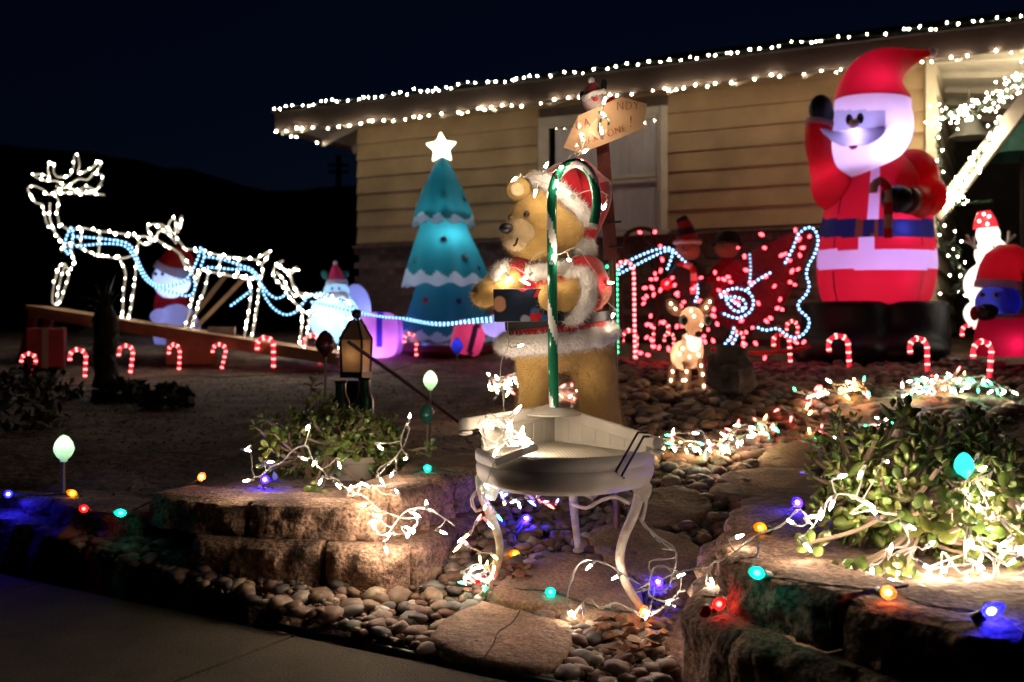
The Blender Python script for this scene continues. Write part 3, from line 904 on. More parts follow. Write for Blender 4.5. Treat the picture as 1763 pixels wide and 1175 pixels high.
jade('jade_plant', 'smaller jade plant on the left terrace, lit by a few white bulbs', W(600, 815, 3.75), W(590, 765, 3.78), (.33, .25, .205), 200, .040, 300, 9,
     [W(440, 735, 3.6), W(455, 720, 3.6), W(540, 655, 3.9), W(740, 770, 3.6), W(640, 845, 3.45), W(535, 858, 3.42), W(545, 850, 3.42), W(455, 800, 3.5), W(460, 770, 3.5), W(470, 745, 3.5)])
pt = empty('plant_pot', W(600, 838, 3.75), 'beige pot behind the smaller jade plant on the terrace', 'pot')
one('pot_body', POT, pt, 'lathe', [(.10, 0), (.11, .02), (.14, .13), (.155, .135), (.155, .155), (.14, .155), (.12, .11), (.0, .11)], W(610, 850, 3.80), 32, cap=False)

# dark yucca and low shrubs that stand unlit before the deer
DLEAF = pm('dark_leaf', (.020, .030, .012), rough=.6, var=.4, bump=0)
yb = g(182, 668)
yu = empty('yucca', yb, 'unlit dark yucca trunk with a spray of blades before the lit stag', 'plant')
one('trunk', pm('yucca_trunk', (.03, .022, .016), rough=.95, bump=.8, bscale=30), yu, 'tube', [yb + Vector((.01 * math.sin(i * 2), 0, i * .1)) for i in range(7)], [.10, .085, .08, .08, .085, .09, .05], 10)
m = MB(); rs = random.Random(3)
for i in range(150):
    a = rs.uniform(0, 6.28); el = rs.uniform(-1.2, 1.4); Ln = rs.uniform(.12, .26)
    s0 = yb + Vector((0, 0, rs.uniform(.15, .62))); d = Vector((math.cos(a) * math.cos(el), math.sin(a) * math.cos(el), math.sin(el)))
    p1 = s0 + d * Ln * .6; p2 = s0 + d * Ln + Vector((0, 0, -.05 * Ln)); sd_ = d.cross(Vector((0, 0, 1)));
    if sd_.length < .1: sd_ = Vector((1, 0, 0))
    sd_ = sd_.normalized() * .012
    up_ = Vector((0, 0, .004))
    m.add([s0 - sd_, s0 + sd_, p1 + sd_ * .8, p1 - sd_ * .8, p2, s0 + up_, p1 + up_], [(0, 1, 2, 3), (3, 2, 4), (0, 3, 6, 5), (1, 5, 6, 2), (3, 4, 6), (2, 6, 4)])
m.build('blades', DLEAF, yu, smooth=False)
for i, (px, py, w, h, lab) in enumerate([(60, 690, .34, .24, 'low dark shrub under the leftmost candy canes'), (290, 700, .17, .14, 'small dark rounded shrub right of the yucca'), (215, 690, .2, .15, 'dark shrub at the foot of the yucca'), (-20, 735, .4, .3, 'dark shrub cut by the left frame edge')]):
    b0 = g(px, py); sh = empty('shrub', b0, lab, 'shrub', 'unlit shrubs in the dark bed')
    one('stem', BARK, sh, 'tube', [b0, b0 + Vector((0, 0, h * .6))], .012, 6)
    m = MB(); rs = random.Random(i)
    for k in range(220):
        d = Vector((rs.gauss(0, 1), rs.gauss(0, 1), abs(rs.gauss(0, 1)))).normalized() * rs.uniform(.6, 1)
        p = b0 + Vector((d.x * w, d.y * w * .8, d.z * h))
        q = Quaternion((rs.gauss(0, 1), rs.gauss(0, 1), rs.gauss(0, 1), rs.gauss(0, 1))).normalized().to_matrix()
        s_ = .05
        m.add([p + q @ Vector(v) * s_ for v in ((0, -.5, 0), (.4, 0, .08), (0, .9, 0), (-.4, 0, .08), (0, .1, -.03))], [(0, 1, 4), (1, 2, 4), (2, 3, 4), (3, 0, 4), (0, 3, 2, 1)])
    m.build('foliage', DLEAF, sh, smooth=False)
# ------------------------------------------------------------------ white table, tray, plush bear
IRON = pm('white_painted_iron', (.56, .53, .47), rough=.5, var=.12, nscale=26, bump=.5, bscale=60, col2=(.36, .29, .21), detail=10)
def leaf_plate(m, c, d, side, size, curl=.15):
    c = Vector(c); d = Vector(d).normalized(); s_ = Vector(side).normalized(); nrm = d.cross(s_)
    pr = [(0, .05), (.2, .26), (.45, .36), (.7, .26), (.9, .1), (1, .0)]
    vs = []
    for t, w in pr:
        ctr = c + d * (t * size) + nrm * (curl * size * t * t)
        vs += [ctr - s_ * w * size, ctr + nrm * .05 * size, ctr + s_ * w * size, ctr - nrm * .04 * size]
    m.add(vs, [(4 * i + k, 4 * i + (k + 1) % 4, 4 * i + 4 + (k + 1) % 4, 4 * i + 4 + k) for i in range(5) for k in range(4)] + [(3, 2, 1, 0)])
tb = empty('garden_table', (.17, 3.05, .06), 'white painted iron side table on curved legs with leaf ornaments', 'table')
one('table_top', IRON, tb, 'lathe', [(.0, 0), (.20, 0), (.215, .006), (.215, .02), (.2, .024), (0, .024)], (.17, 3.10, .432), 36, cap=False)
legs = [([(838, 800, 2.90), (826, 825, 2.88), (832, 858, 2.87), (848, 895, 2.88), (860, 935, 2.90), (856, 975, 2.93), (842, 1008, 2.95), (826, 1030, 2.97)], .0125),
        ([(1090, 800, 2.88), (1101, 838, 2.86), (1094, 878, 2.85), (1074, 925, 2.84), (1067, 965, 2.84), (1078, 1005, 2.84), (1096, 1035, 2.84), (1110, 1058, 2.84)], .0140),
        ([(985, 830, 3.28), (987, 860, 3.28), (991, 905, 3.28), (996, 948, 3.28)], .013)]
for pts, r in legs:
    P = spline([W(*q) for q in pts], .02)
    m = MB(); n = len(P); m.tube(P, [r * (1.15 - .35 * i / n) for i in range(n)], 10, flat=.8)
    lg = m.build('leg', IRON, tb)
    m = MB(); m.ell(P[-1], (.019, .019, .011)); m.build('foot', IRON, lg)
m = MB()
for pts in ([(1085, 868, 2.86), (1060, 856, 2.88), (1035, 862, 2.9), (1010, 875, 2.92), (985, 868, 2.95)], [(1100, 830, 2.86), (1112, 862, 2.86), (1104, 900, 2.85)], [(850, 850, 2.88), (880, 842, 2.9), (905, 848, 2.92), (920, 862, 2.94)], [(1075, 815, 2.9), (1040, 838, 2.92), (1020, 858, 2.93), (1005, 850, 2.94)],
            [(840, 870, 2.88), (820, 880, 2.88), (812, 860, 2.88), (822, 845, 2.88)]):
    m = MB(); m.tube(spline([W(*q) for q in pts], .015), .0055, 7); m.build('scroll', IRON, tb)
for k in range(7):
    a_ = W(870 + k * 33, 838 + 5 * math.sin(k * .9), 2.88 + .03 * math.sin(k)); m = MB()
    m.tube(spline([a_ + Vector((.022 * (1 - i / 16) * math.cos(i * .62) + .004 * i - .03, 0, .022 * (1 - i / 16) * math.sin(i * .62))) for i in range(15)], .006), .0042, 6); m.build('scroll', IRON, tb)
for c, d, s in (((1068, 812, 2.86), (-.7, 0, -.7), (.7, 0, -.7)), ((1040, 838, 2.88), (-.9, -.2, .1), (0, .2, 1)), ((975, 838, 2.9), (1, -.2, .35), (-.3, 0, 1)), ((1100, 818, 2.84), (.25, 0, -1), (1, -.2, .2)), ((838, 815, 2.86), (.3, -.1, -1), (1, 0, .3)), ((890, 836, 2.9), (-1, -.2, .1), (0, .2, 1))):
    m = MB(); leaf_plate(m, W(*c), d, s, .082); m.build('leaf_ornament', IRON, tb)

TRAYM = pm('white_tray_plastic', (.45, .425, .37), rough=.42, var=.1, nscale=12, bump=.12, bscale=60, trans=.12)
FLOORM = pm('perforated_plastic', (.52, .48, .39), rough=.5, var=.06, bump=0)
nt, N, L = nodes_of(FLOORM)
tc = N.new('ShaderNodeTexCoord'); mp = N.new('ShaderNodeMapping'); mp.inputs['Rotation'].default_value = (0, 0, .7)
L.new(tc.outputs['Object'], mp.inputs[0])
ws = []
for ax in ('X', 'Y'):
    wv = N.new('ShaderNodeTexWave'); wv.wave_type = 'BANDS'; wv.bands_direction = ax; wv.inputs['Scale'].default_value = 21; L.new(mp.outputs[0], wv.inputs['Vector']); ws.append(wv)
mul = N.new('ShaderNodeMath'); mul.operation = 'MULTIPLY'; L.new(ws[0].outputs['Fac'], mul.inputs[0]); L.new(ws[1].outputs['Fac'], mul.inputs[1])
gt = N.new('ShaderNodeMath'); gt.operation = 'GREATER_THAN'; gt.inputs[1].default_value = .34; L.new(mul.outputs[0], gt.inputs[0])
mxc = N.new('ShaderNodeMixRGB'); mxc.inputs[2].default_value = (.10, .085, .06, 1); b = N['Principled BSDF']
sock = b.inputs['Base Color'].links[0].from_socket
L.new(gt.outputs[0], mxc.inputs[0]); L.new(sock, mxc.inputs[1]); L.new(mxc.outputs[0], b.inputs['Base Color'])
tray = empty('corner_tray', (.13, 2.85, .46), 'white plastic corner tray with perforated floor tied onto the iron table', 'tray')
TC, TL, TR = Vector((.13, 3.04, 0)), Vector((-.085, 2.78, 0)), Vector((.375, 2.74, 0))
front = spline([TL, Vector((-.03, 2.655, 0)), Vector((.06, 2.60, 0)), Vector((.16, 2.585, 0)), Vector((.27, 2.625, 0)), TR], .02)
m = MB(); m.prism([p + Vector((0, 0, .528)) for p in [TC] + front], (0, 0, -.012)); m.build('floor', FLOORM, tray, smooth=False)
m = MB(); vs = []; n = len(front)
ctr = (TL + TR) / 2
rp = [(-.05, .428), (-.02, .432), (.004, .448), (.014, .470), (.016, .488), (.012, .498), (.017, .506), (.018, .530), (.011, .537), (.0, .534), (-.002, .51), (-.004, .456), (-.05, .436)]
for p in front:
    o_ = (p - ctr); o_.z = 0; o_.normalize()
    for dr, z in rp: vs.append(p + o_ * dr + Vector((0, 0, z)))
k_ = len(rp)
m.add(vs, [(i * k_ + j, (i + 1) * k_ + j, (i + 1) * k_ + (j + 1) % k_, i * k_ + (j + 1) % k_) for i in range(n - 1) for j in range(k_)])
m.build('front_rim', TRAYM, tray)
for E, ext, zt in ((TL, W(800, 731, 2.70), .602), (TR, W(1133, 764, 2.66), .565)):
    wd = (E - TC); Lw = wd.length; wd.normalize()
    m = MB(); m.prism([TC + Vector((0, 0, .50)), E + Vector((0, 0, .50)), E + Vector((0, 0, .562 if E is TR else .59)), TC + Vector((0, 0, .618))], wd.cross(Vector((0, 0, 1))) * (.008 if E is TR else -.008))
    wall = m.build('side_wall', TRAYM, tray, smooth=False)
    inn = (ctr - TC).normalized()
    for k in range(6):
        a = TC + wd * (Lw * (.06 + .15 * k)); b_ = TC + wd * (Lw * (.06 + .15 * k) + Lw * .13)
        o_ = (ctr - a); o_ -= wd * o_.dot(wd); o_.normalize()
        zt2 = .602 - (.045 if E is TR else .03) * (k + 1) / 6
        mm = MB(); mm.prism([a + o_ * .0092 + Vector((0, 0, .535)), b_ + o_ * .0092 + Vector((0, 0, .535)), b_ + o_ * .0092 + Vector((0, 0, zt2)), a + o_ * .0092 + Vector((0, 0, zt2 + .006))], o_ * -.004)
        mm.build('relief_panel', TRAYM, wall, smooth=False, bevel=.0015)
    top0 = TC + Vector((0, 0, .622))
    m = MB(); m.bar(top0, ext, .013, .034); m.build('rail', TRAYM, tray, smooth=False, bevel=.004)
    d_ = (ext - top0).normalized()
    m = MB(); m.ell(ext - Vector((0, 0, .022)), (.022, .014, .008)); m.ell(ext, (.018, .008, .018)); m.build('rail_end', TRAYM, tray)
m = MB()
m.bar(W(925, 768, 2.62), W(852, 797, 2.57), .007, .022); m.build('crossbar', TRAYM, tray, smooth=False, bevel=.004)
for a in ((1098, 745, 2.66), (1108, 752, 2.66)):
    m = MB(); p0 = W(*a); p1 = W(a[0] - 38, a[1] + 68, 2.60); m.tube([p0 + Vector((.03, .04, -.005)), p0, p1, p1 + Vector((.01, .03, -.01))], .0032, 6); m.build('cable_tie', BLACK, tray)

FUR = pm('golden_plush', (.55, .36, .12), rough=1.0, var=.06, nscale=60, bump=.55, bscale=220, sheen=.35, dist=.004, spec=.15)
CREAM = pm('cream_plush', (.62, .48, .28), rough=1.0, var=.10, nscale=60, bump=.5, bscale=220, sheen=.3, dist=.004, spec=.15)
PAD = pm('brown_plush', (.14, .075, .03), rough=1.0, var=.15, bump=.4, bscale=200, spec=.15)
REDV = pm('red_velvet', (.42, .012, .022), rough=.85, var=.12, nscale=20, bump=.3, bscale=160, sheen=.5, dist=.004, spec=.2)
YB = 3.16
def fur(o, n, length, rad=.0007, rnd=.004):
    '''short plush pile'''
    md = o.modifiers.new('pile', 'PARTICLE_SYSTEM'); s = md.particle_system.settings
    s.type = 'HAIR'; s.count = n; s.hair_length = length; s.hair_step = 2; s.render_step = 2; s.display_step = 2
    s.root_radius = 1.0; s.tip_radius = .4; s.radius_scale = rad; s.factor_random = rnd; s.length_random = .5; s.material = 1
bear = empty('teddy_bear', W(975, 784, YB), 'golden plush teddy bear in red Santa coat and hat standing on the white table', 'plush toy')
def bw_(px, py, dy=0): return W(px, py, YB + dy)
px1 = YB / F
m = MB()
HC = bw_(944, 388)
m.ell(HC, (.124, .118, .118), 20, 14)
m.ell(bw_(925, 420, -.02), (.095, .09, .07), 16, 10)
m.ell(bw_(958, 545), (.145, .12, .155), 20, 14)
m.ell(bw_(967, 592), (.162, .13, .088), 20, 14)
m.tube([bw_(922, 610), bw_(920, 680), bw_(917, 740), bw_(914, 775)], [.066, .050, .055, .060], 16)
m.ell(bw_(910, 765, -.02), (.058, .07, .045))
m.tube([bw_(1016, 610), bw_(1030, 680, .01), bw_(1036, 740, .01), bw_(1040, 775, .01)], [.080, .062, .068, .074], 16)
m.ell(bw_(1040, 765, -.03), (.07, .085, .045))
m.tube([bw_(893, 478, -.05), bw_(868, 492, -.09), bw_(838, 504, -.14)], [.055, .046, .040], 14); m.ell(bw_(834, 508, -.15), .041)
m.tube([bw_(1012, 475, -.02), bw_(1012, 505, -.10), bw_(975, 512, -.16), bw_(948, 514, -.19)], [.062, .060, .048, .042], 14); m.ell(bw_(944, 514, -.19), .043)
fur(blob('body', m, .0075, FUR, bear, 8), 42000, .006)
# head details: round ears, cream muzzle, stitched mouth
fd = Vector((-.80, -.58, -.12)).normalized()
m = MB(); mc = HC + fd * .098 + Vector((0, 0, -.022)); m.ell(mc, (.064, .058, .052), 18, 12); m.ell(mc + fd * .018 + Vector((0, 0, -.02)), (.048, .045, .036))
fur(blob('muzzle', m, .006, CREAM, bear, 6), 4000, .004)
one('nose', BLACK, bear, 'ell', mc + fd * .062 + Vector((-.004, 0, .022)), (.024, .022, .017), 16, 10)
for a in ((-.60, -.82, .22), (-.99, -.10, .20)):
    d_ = Vector(a).normalized(); one('eye', BLACK, bear, 'ell', HC + Vector((d_.x * .121, d_.y * .116, d_.z * .116)), .0115, 12, 8)
m = MB(); sv = fd.cross(Vector((0, 0, 1)))
m.tube(spline([mc + fd * .05 + sv * x + Vector((0, 0, z)) for x, z in ((-.036, -.012), (-.022, -.032), (0, -.030), (.022, -.032), (.036, -.012))], .006), .0035, 6); m.build('mouth', BLACK_CLOTH, bear)
for c, dy in (((893, 326), -.03), ((918, 312), .07)):
    m = MB(); e = bw_(c[0], c[1], dy); m.ell(e, (.040, .022, .038), 16, 10); er = m.build('ear', FUR, bear)
    one('inner_ear', CREAM, er, 'ell', e + Vector((-.004, -.018, -.003)), (.024, .008, .023), 14, 8)
# coat, belt, white trim
m = MB()
m.ell(bw_(956, 515), (.158, .133, .105), 20, 14)
m.ell(bw_(960, 565), (.166, .140, .085), 20, 12)
m.tube([bw_(905, 472, -.02), bw_(880, 486, -.07)], [.066, .062], 16)
m.tube([bw_(1002, 470, .0), bw_(1012, 500, -.08), bw_(1000, 508, -.11)], [.074, .076, .070], 16)
blob('coat', m, .0075, REDV, bear, 5)
def fluffy(name, pts, r, parent, closed=True, mat=WHITE_FUR):
    P = spline(pts + ([pts[0]] if closed else []), .012)
    m = MB(); m.tube(P, [r * (1 + .12 * noise.noise(p * 40)) for p in P], 12)
    m.v = [tuple(Vector(v) + Vector((noise.noise(Vector(v) * 90), noise.noise(Vector(v) * 90 + Vector((7, 0, 0))), noise.noise(Vector(v) * 90 + Vector((0, 7, 0))))) * .006) for v in m.v]
    return m.build(name, mat, parent)
def ringpts(c, u, v, n=12): return [Vector(c) + u * math.cos(2 * math.pi * k / n) + v * math.sin(2 * math.pi * k / n) for k in range(n)]
fur(fluffy('hem_trim', ringpts(bw_(960, 583), Vector((.164, 0, .018)), Vector((0, .133, .012))), .032, bear), 9000, .0065, .0008, .004)
fur(fluffy('collar_trim', ringpts(bw_(935, 462), Vector((.100, 0, .012)), Vector((0, .095, .018))), .025, bear), 6000, .006, .0008, .004)
fur_c = fluffy('cuff_trim', ringpts(bw_(868, 490, -.085), Vector((.018, .03, .052)), Vector((.03, .05, -.015))), .017, bear)
fur(fur_c, 3000, .0055, .0008, .004); fur(fluffy('cuff_trim', ringpts(bw_(988, 510, -.135), Vector((.012, .014, .068)), Vector((-.04, .062, .0))), .022, bear), 4500, .006, .0008, .004)
m = MB(); m.lathe([(.150, 0), (.166, .004), (.166, .034), (.150, .038)], bw_(960, 563), 36, depth=.86, M=Matrix.Rotation(-.1, 3, 'Y')); m.build('belt', BLACK_CLOTH, bear)
# hat
hn = Vector((.66, .16, .74)).normalized(); hu = Vector((.74, 0, -.66)).normalized(); hv = hn.cross(hu)
hc = bw_(966, 352)
fur(fluffy('hat_band', ringpts(hc, hu * .106, hv * .108), .023, bear), 6000, .006, .0008, .004)
m = MB()
P = [hc - hn * .01, hc + hn * .045, hc + hn * .07 + Vector((.015, 0, -.01)), bw_(1003, 322), bw_(1010, 350), bw_(1008, 385), bw_(1004, 418)]
m.tube(spline(P, .015), [.112 - .092 * smooth(i / 22) for i in range(len(spline(P, .015)))], 18)
m.build('hat', REDV, bear)
m = MB(); m.ell(bw_(1003, 430, -.02), .037, 18, 12)
m.v = [tuple(Vector(v) + (Vector(v) - bw_(1003, 430, -.02)) * .14 * noise.noise(Vector(v) * 70)) for v in m.v]; fur(m.build('pompom', WHITE_FUR, bear), 4000, .007, .0008, .004)

# gift box with a printed picture, held in both paws
bx = empty('picture_box', W(908, 526, 2.95), 'small dark box printed with Christmas ornaments held by the teddy bear', 'box')
BOXM = pm('dark_box_card', (.02, .025, .04), rough=.35, bump=.05)
PIC = bpy.data.materials.new('ornament_print'); nt, N, L = nodes_of(PIC); b = N['Principled BSDF']
tc = N.new('ShaderNodeTexCoord'); vo = N.new('ShaderNodeTexVoronoi'); vo.inputs['Scale'].default_value = 26; L.new(tc.outputs['Object'], vo.inputs['Vector'])
cr = N.new('ShaderNodeValToRGB'); e = cr.color_ramp.elements; cr.color_ramp.interpolation = 'CONSTANT'
e[0].color = (.012, .018, .035, 1); e[1].position = .42; e[1].color = (.03, .08, .22, 1)
for p, c in ((.56, (.34, .015, .02)), (.68, (.012, .02, .04)), (.8, (.36, .18, .10)), (.92, (.15, .17, .22))):
    q = e.new(p); q.color = (*c, 1)
sp = N.new('ShaderNodeSeparateColor'); L.new(vo.outputs['Color'], sp.inputs[0]); L.new(sp.outputs[0], cr.inputs[0])
m1 = N.new('ShaderNodeMapRange'); m1.inputs[1].default_value = .012; m1.inputs[2].default_value = .024; m1.inputs[3].default_value = 1; m1.inputs[4].default_value = .0
L.new(vo.outputs['Distance'], m1.inputs[0])
vo.inputs['Scale'].default_value = 26; m1.inputs[1].default_value = .40; m1.inputs[2].default_value = .55
mx = N.new('ShaderNodeMixRGB'); mx.inputs[1].default_value = (.010, .014, .026, 1); L.new(m1.outputs[0], mx.inputs[0]); L.new(cr.outputs[0], mx.inputs[2]); L.new(mx.outputs[0], b.inputs['Base Color'])
b.inputs['Roughness'].default_value = .25
b0, b1, b2, b3 = W(849, 498, 2.90), W(966, 497, 2.97), W(966, 553, 2.97), W(851, 555, 2.90)
m = MB(); m.prism([b0, b1, b2, b3], (.02, .06, 0)); m.build('carton', BOXM, bx, smooth=False, bevel=.002)
m = MB(); off_ = Vector((-.0012, -.0016, 0)); m.prism([p + off_ for p in (b0.lerp(b2, .012), b1.lerp(b3, .012), b2.lerp(b0, .012), b3.lerp(b1, .012))], off_); m.build('picture', PIC, bx, smooth=False)

# large green and white plastic cane on a dish base
GREENP = pm('green_plastic', (.008, .12, .06), rough=.2, var=.15, bump=.05, coat=.6, trans=.15)
WHITEP = pm('white_plastic', (.62, .62, .60), rough=.25, var=.05, bump=.03, coat=.5)
CLEARP = pm('clear_end_plastic', (.55, .52, .45), rough=.15, var=.05, bump=0, trans=.5)
yc = 2.93
P = spline([W(954, 703, yc), W(952, 600, yc), W(951, 480, yc), W(950, 360, yc), W(953, 322, yc), W(966, 294, yc), W(990, 281, yc), W(1013, 294, yc), W(1025, 325, yc), W(1027, 358, yc), W(1022, 386, yc)], .012)
cane = empty('green_candy_cane', W(954, 705, yc), 'tall green and white striped plastic candy cane in front of the teddy bear', 'candy cane')
m = MB(); m.tube(P, .0148, 18, cap=True)
sg = 18; nf = len(P) - 1
for i in range(nf):
    for k in range(sg):
        m.m[i * sg + k] = 1 if ((k + i * .85) % 18) < 4.6 else 0
m.build('cane', [GREENP, WHITEP], cane)
one('tip', CLEARP, cane, 'tube', [P[-1], P[-1] + (P[-1] - P[-2]).normalized() * .012], [.0155, .0145], 14)
one('base', TRAYM, cane, 'lathe', [(.0, .0), (.085, .0), (.088, .004), (.06, .018), (.025, .027), (.02, .03), (0, .03)], W(952, 714, 2.955), 32, cap=False)

# ------------------------------------------------------------------ sign on a post
REDW = pm('red_stained_wood', (.17, .025, .012), rough=.5, var=.3, nscale=8, bump=.3, bscale=50, coat=.3)
CARD = pm('kraft_cardboard', (.62, .39, .21), rough=.6, var=.08, nscale=5, bump=.5, bscale=9, coat=.9, dist=.02)
POLE = pm('bronze_pole', (.22, .13, .07), rough=.35, var=.2, metal=.5)
INK = pm('brown_marker', (.24, .07, .03), rough=.7, bump=0)
gp = g(1062, 928)
sg_ = empty('cardboard_sign', gp, 'hand-lettered cardboard sign wrapped in plastic on a red post behind the bear', 'sign')
one('post', REDW, sg_, 'bar', W(1037, 245, 3.36), W(1052, 446, 3.34), .044, .016, smooth=False, bevel=.002, up=Vector((0, 1, 0)))
one('pole', POLE, sg_, 'tube', [W(1054, 425, 3.36), gp - Vector((0, 0, .05))], .0125, 12)
for y in (382, 424):
    one('band', BLACK, sg_, 'bar', W(1035 + (y - 245) * .075, y + 2, 3.325), W(1059 + (y - 245) * .075, y, 3.325), .012, .006, smooth=False)
cpx = [(970, 254, 3.27), (999, 265, 3.27), (1052, 244, 3.31), (1108, 221, 3.36), (1114, 179, 3.37), (1069, 167, 3.33), (1030, 184, 3.30), (995, 200, 3.27)]
m = MB(); m.prism([W(*q) for q in cpx], (0, .006, 0)); m.build('card', CARD, sg_, smooth=False)
def lettering(txt, px, py, Y, hpx, rot, yaw=.45):
    cu = bpy.data.curves.new('lettering', 'FONT'); cu.body = txt; cu.size = hpx / F * Y * 1.38; cu.extrude = .0008; cu.offset = -.0009; cu.shear = .1; cu.space_character = 1.15
    cu.materials.append(INK)
    tmp = bpy.data.objects.new('tmp', cu); COL.objects.link(tmp)
    dg = bpy.context.evaluated_depsgraph_get(); dg.update()
    me = bpy.data.meshes.new_from_object(tmp.evaluated_get(dg)); bpy.data.objects.remove(tmp)
    if not me.materials: me.materials.append(INK)
    o = link('lettering', me, sg_)
    M = Matrix.Rotation(yaw, 4, 'Z') @ Matrix.Rotation(R(90), 4, 'X') @ Matrix.Rotation(rot, 4, 'Z')
    o.matrix_local = Matrix.Translation(W(px, py, Y) - gp) @ M
lettering('CA', 992, 226, 3.255, 16, .38); lettering('NDY', 1061, 190, 3.305, 15, .12)
lettering('TAKE ONE', 1002, 252, 3.258, 13, .36); lettering('!', 1083, 219, 3.325, 20, .1)
m = MB(); m.tube(spline([W(1032, 226, 3.27), W(1034, 208, 3.275), W(1042, 202, 3.28), W(1048, 208, 3.28), W(1047, 216, 3.28)], .004), .004, 8)
for i in range(len(m.f)): m.m[i] = (i // 24) % 2
m.build('small_cane', [GREENP, WHITEP], sg_)

doll = empty('santa_doll', W(1028, 190, 3.36), 'small round-faced Santa doll peeking over the cardboard sign', 'doll')
PINKF = pm('pink_felt', (.68, .52, .48), rough=.9, var=.06, bump=.3, bscale=90, sheen=.3)
one('head', PINKF, doll, 'ell', W(1023, 178, 3.36), (.040, .034, .033), 18, 12)
m = MB(); m.ell(W(1032, 196, 3.38), (.036, .03, .036)); m.tube([W(1010, 200, 3.37), W(1003, 210, 3.36)], [.02, .015], 10); m.tube([W(1048, 182, 3.38), W(1060, 170, 3.37)], [.02, .016], 10); blob('body', m, .005, REDV, doll, 4)
m = MB(); m.tube([W(1021, 166, 3.36), W(1020, 154, 3.36), W(1021, 145, 3.37)], [.035, .026, .012], 14); m.build('hat', REDV, doll)
fluffy('hat_band', ringpts(W(1022, 165, 3.36), Vector((.036, 0, .012)), Vector((0, .034, 0))), .009, doll)
one('pompom', WHITE_FUR, doll, 'ell', W(1018, 139, 3.36), .0115)
one('nose', pm('red_felt', (.5, .02, .06), rough=.8), doll, 'ell', W(1025, 171, 3.318), (.010, .008, .007))
for x, y in ((1019, 168), (1027, 164)): one('eye', BLACK, doll, 'ell', W(x, y, 3.327), .0028, 8, 6)
for x, y in ((1003, 166), (1040, 146)): one('mitten', BLACK_CLOTH, doll, 'ell', W(x, y, 3.37), (.012, .012, .018))
one('beard', WHITE_FUR, doll, 'ell', W(1031, 188, 3.34), (.026, .018, .018))
# ------------------------------------------------------------------ big inflatable Santa
N_RED = nylon('red_nylon', (.62, .015, .03)); N_WHITE = nylon('white_nylon', (.78, .70, .84)); N_BLACK = nylon('black_nylon', (.006, .006, .010), .25)
N_BELT = nylon('belt_nylon', (.012, .016, .06), .6); N_FACE = nylon('face_nylon', (.40, .42, .62), .5); N_LAV = nylon('moustache_nylon', (.50, .43, .74), .6)
N_NOSE = nylon('nose_nylon', (.70, .48, .42), .3); N_PINK = nylon('pink_nylon', (.75, .10, .30), .4); N_BROWN = nylon('buckle_nylon', (.22, .07, .03), .3)
YS = 7.7; SP = YS / F
def ring_stack(rings, Y, depth=.85, seg=48):
    """shell through (px, py, half width px) rings"""
    m = MB(); vs = []
    for px, py, hw in rings:
        c = W(px, py, Y)
        for k in range(seg):
            a = 2 * math.pi * k / seg
            vs.append(c + Vector((math.cos(a), math.sin(a) * depth, 0)) * hw * Y / F)
    n = len(rings)
    fs = [(i * seg + k, i * seg + (k + 1) % seg, (i + 1) * seg + (k + 1) % seg, (i + 1) * seg + k) for i in range(n - 1) for k in range(seg)]
    fs += [tuple(range(seg)), tuple((n - 1) * seg + k for k in range(seg))[::-1]]
    m.add(vs, fs); return m
def dense(rings, n):
    """resample the ring list evenly"""
    P = spline([Vector(r) for r in rings], 1.0); k = len(P) - 1
    return [tuple(P[round(i * k / n)]) for i in range(n + 1)]
sb = W(1508, 622, YS); sb.z = gh(sb.x, sb.y)
santa = empty('inflatable_santa', sb, 'huge inflatable waving Santa with glowing white beard before the house corner', 'inflatable')
m = ring_stack(dense([(1505, 532, 70), (1507, 524, 86), (1508, 500, 95), (1509, 462, 100), (1509, 425, 98), (1509, 395, 94), (1511, 360, 89), (1512, 325, 82), (1512, 295, 70), (1508, 272, 50), (1505, 262, 30)], 90), YS, .82, 96)
def santa_ax(y): return W(lerp_knots(y, [(262, 1505), (295, 1512), (360, 1511), (395, 1509), (530, 1506)]), y, YS).x
def santa_cut(c):
    x, y = pix(c); fr = c.y < YS
    if 430 <= y < 464: return 'coat_trim'
    if 377 <= y < 409: return 'buckle' if (-.66 < math.atan2(c.x - santa_ax(y), (YS - c.y) / .82) < -.55 or -.36 < math.atan2(c.x - santa_ax(y), (YS - c.y) / .82) < -.25) else 'belt'
    an = math.atan2(c.x - santa_ax(y), (YS - c.y) / .82)
    if y < 377 and -.46 < an < -.24: return 'placket'
    if 409 <= y < 430 and -.58 < an < -.32: return 'placket'
    return 'coat'
split(m, santa_cut, {'coat': N_RED, 'coat_trim': N_WHITE, 'belt': N_BELT, 'buckle': N_BROWN, 'placket': N_WHITE}, santa)
m = MB()
for x in (1462, 1548):
    m.tube([W(x, 520, YS), W(x, 560, YS), W(x, 600, YS)], [.36, .36, .38], 24); m.ell(W(x - 8, 606, YS - .12), (.40, .42, .17))
blob('boots', m, .025, N_BLACK, santa, 6)
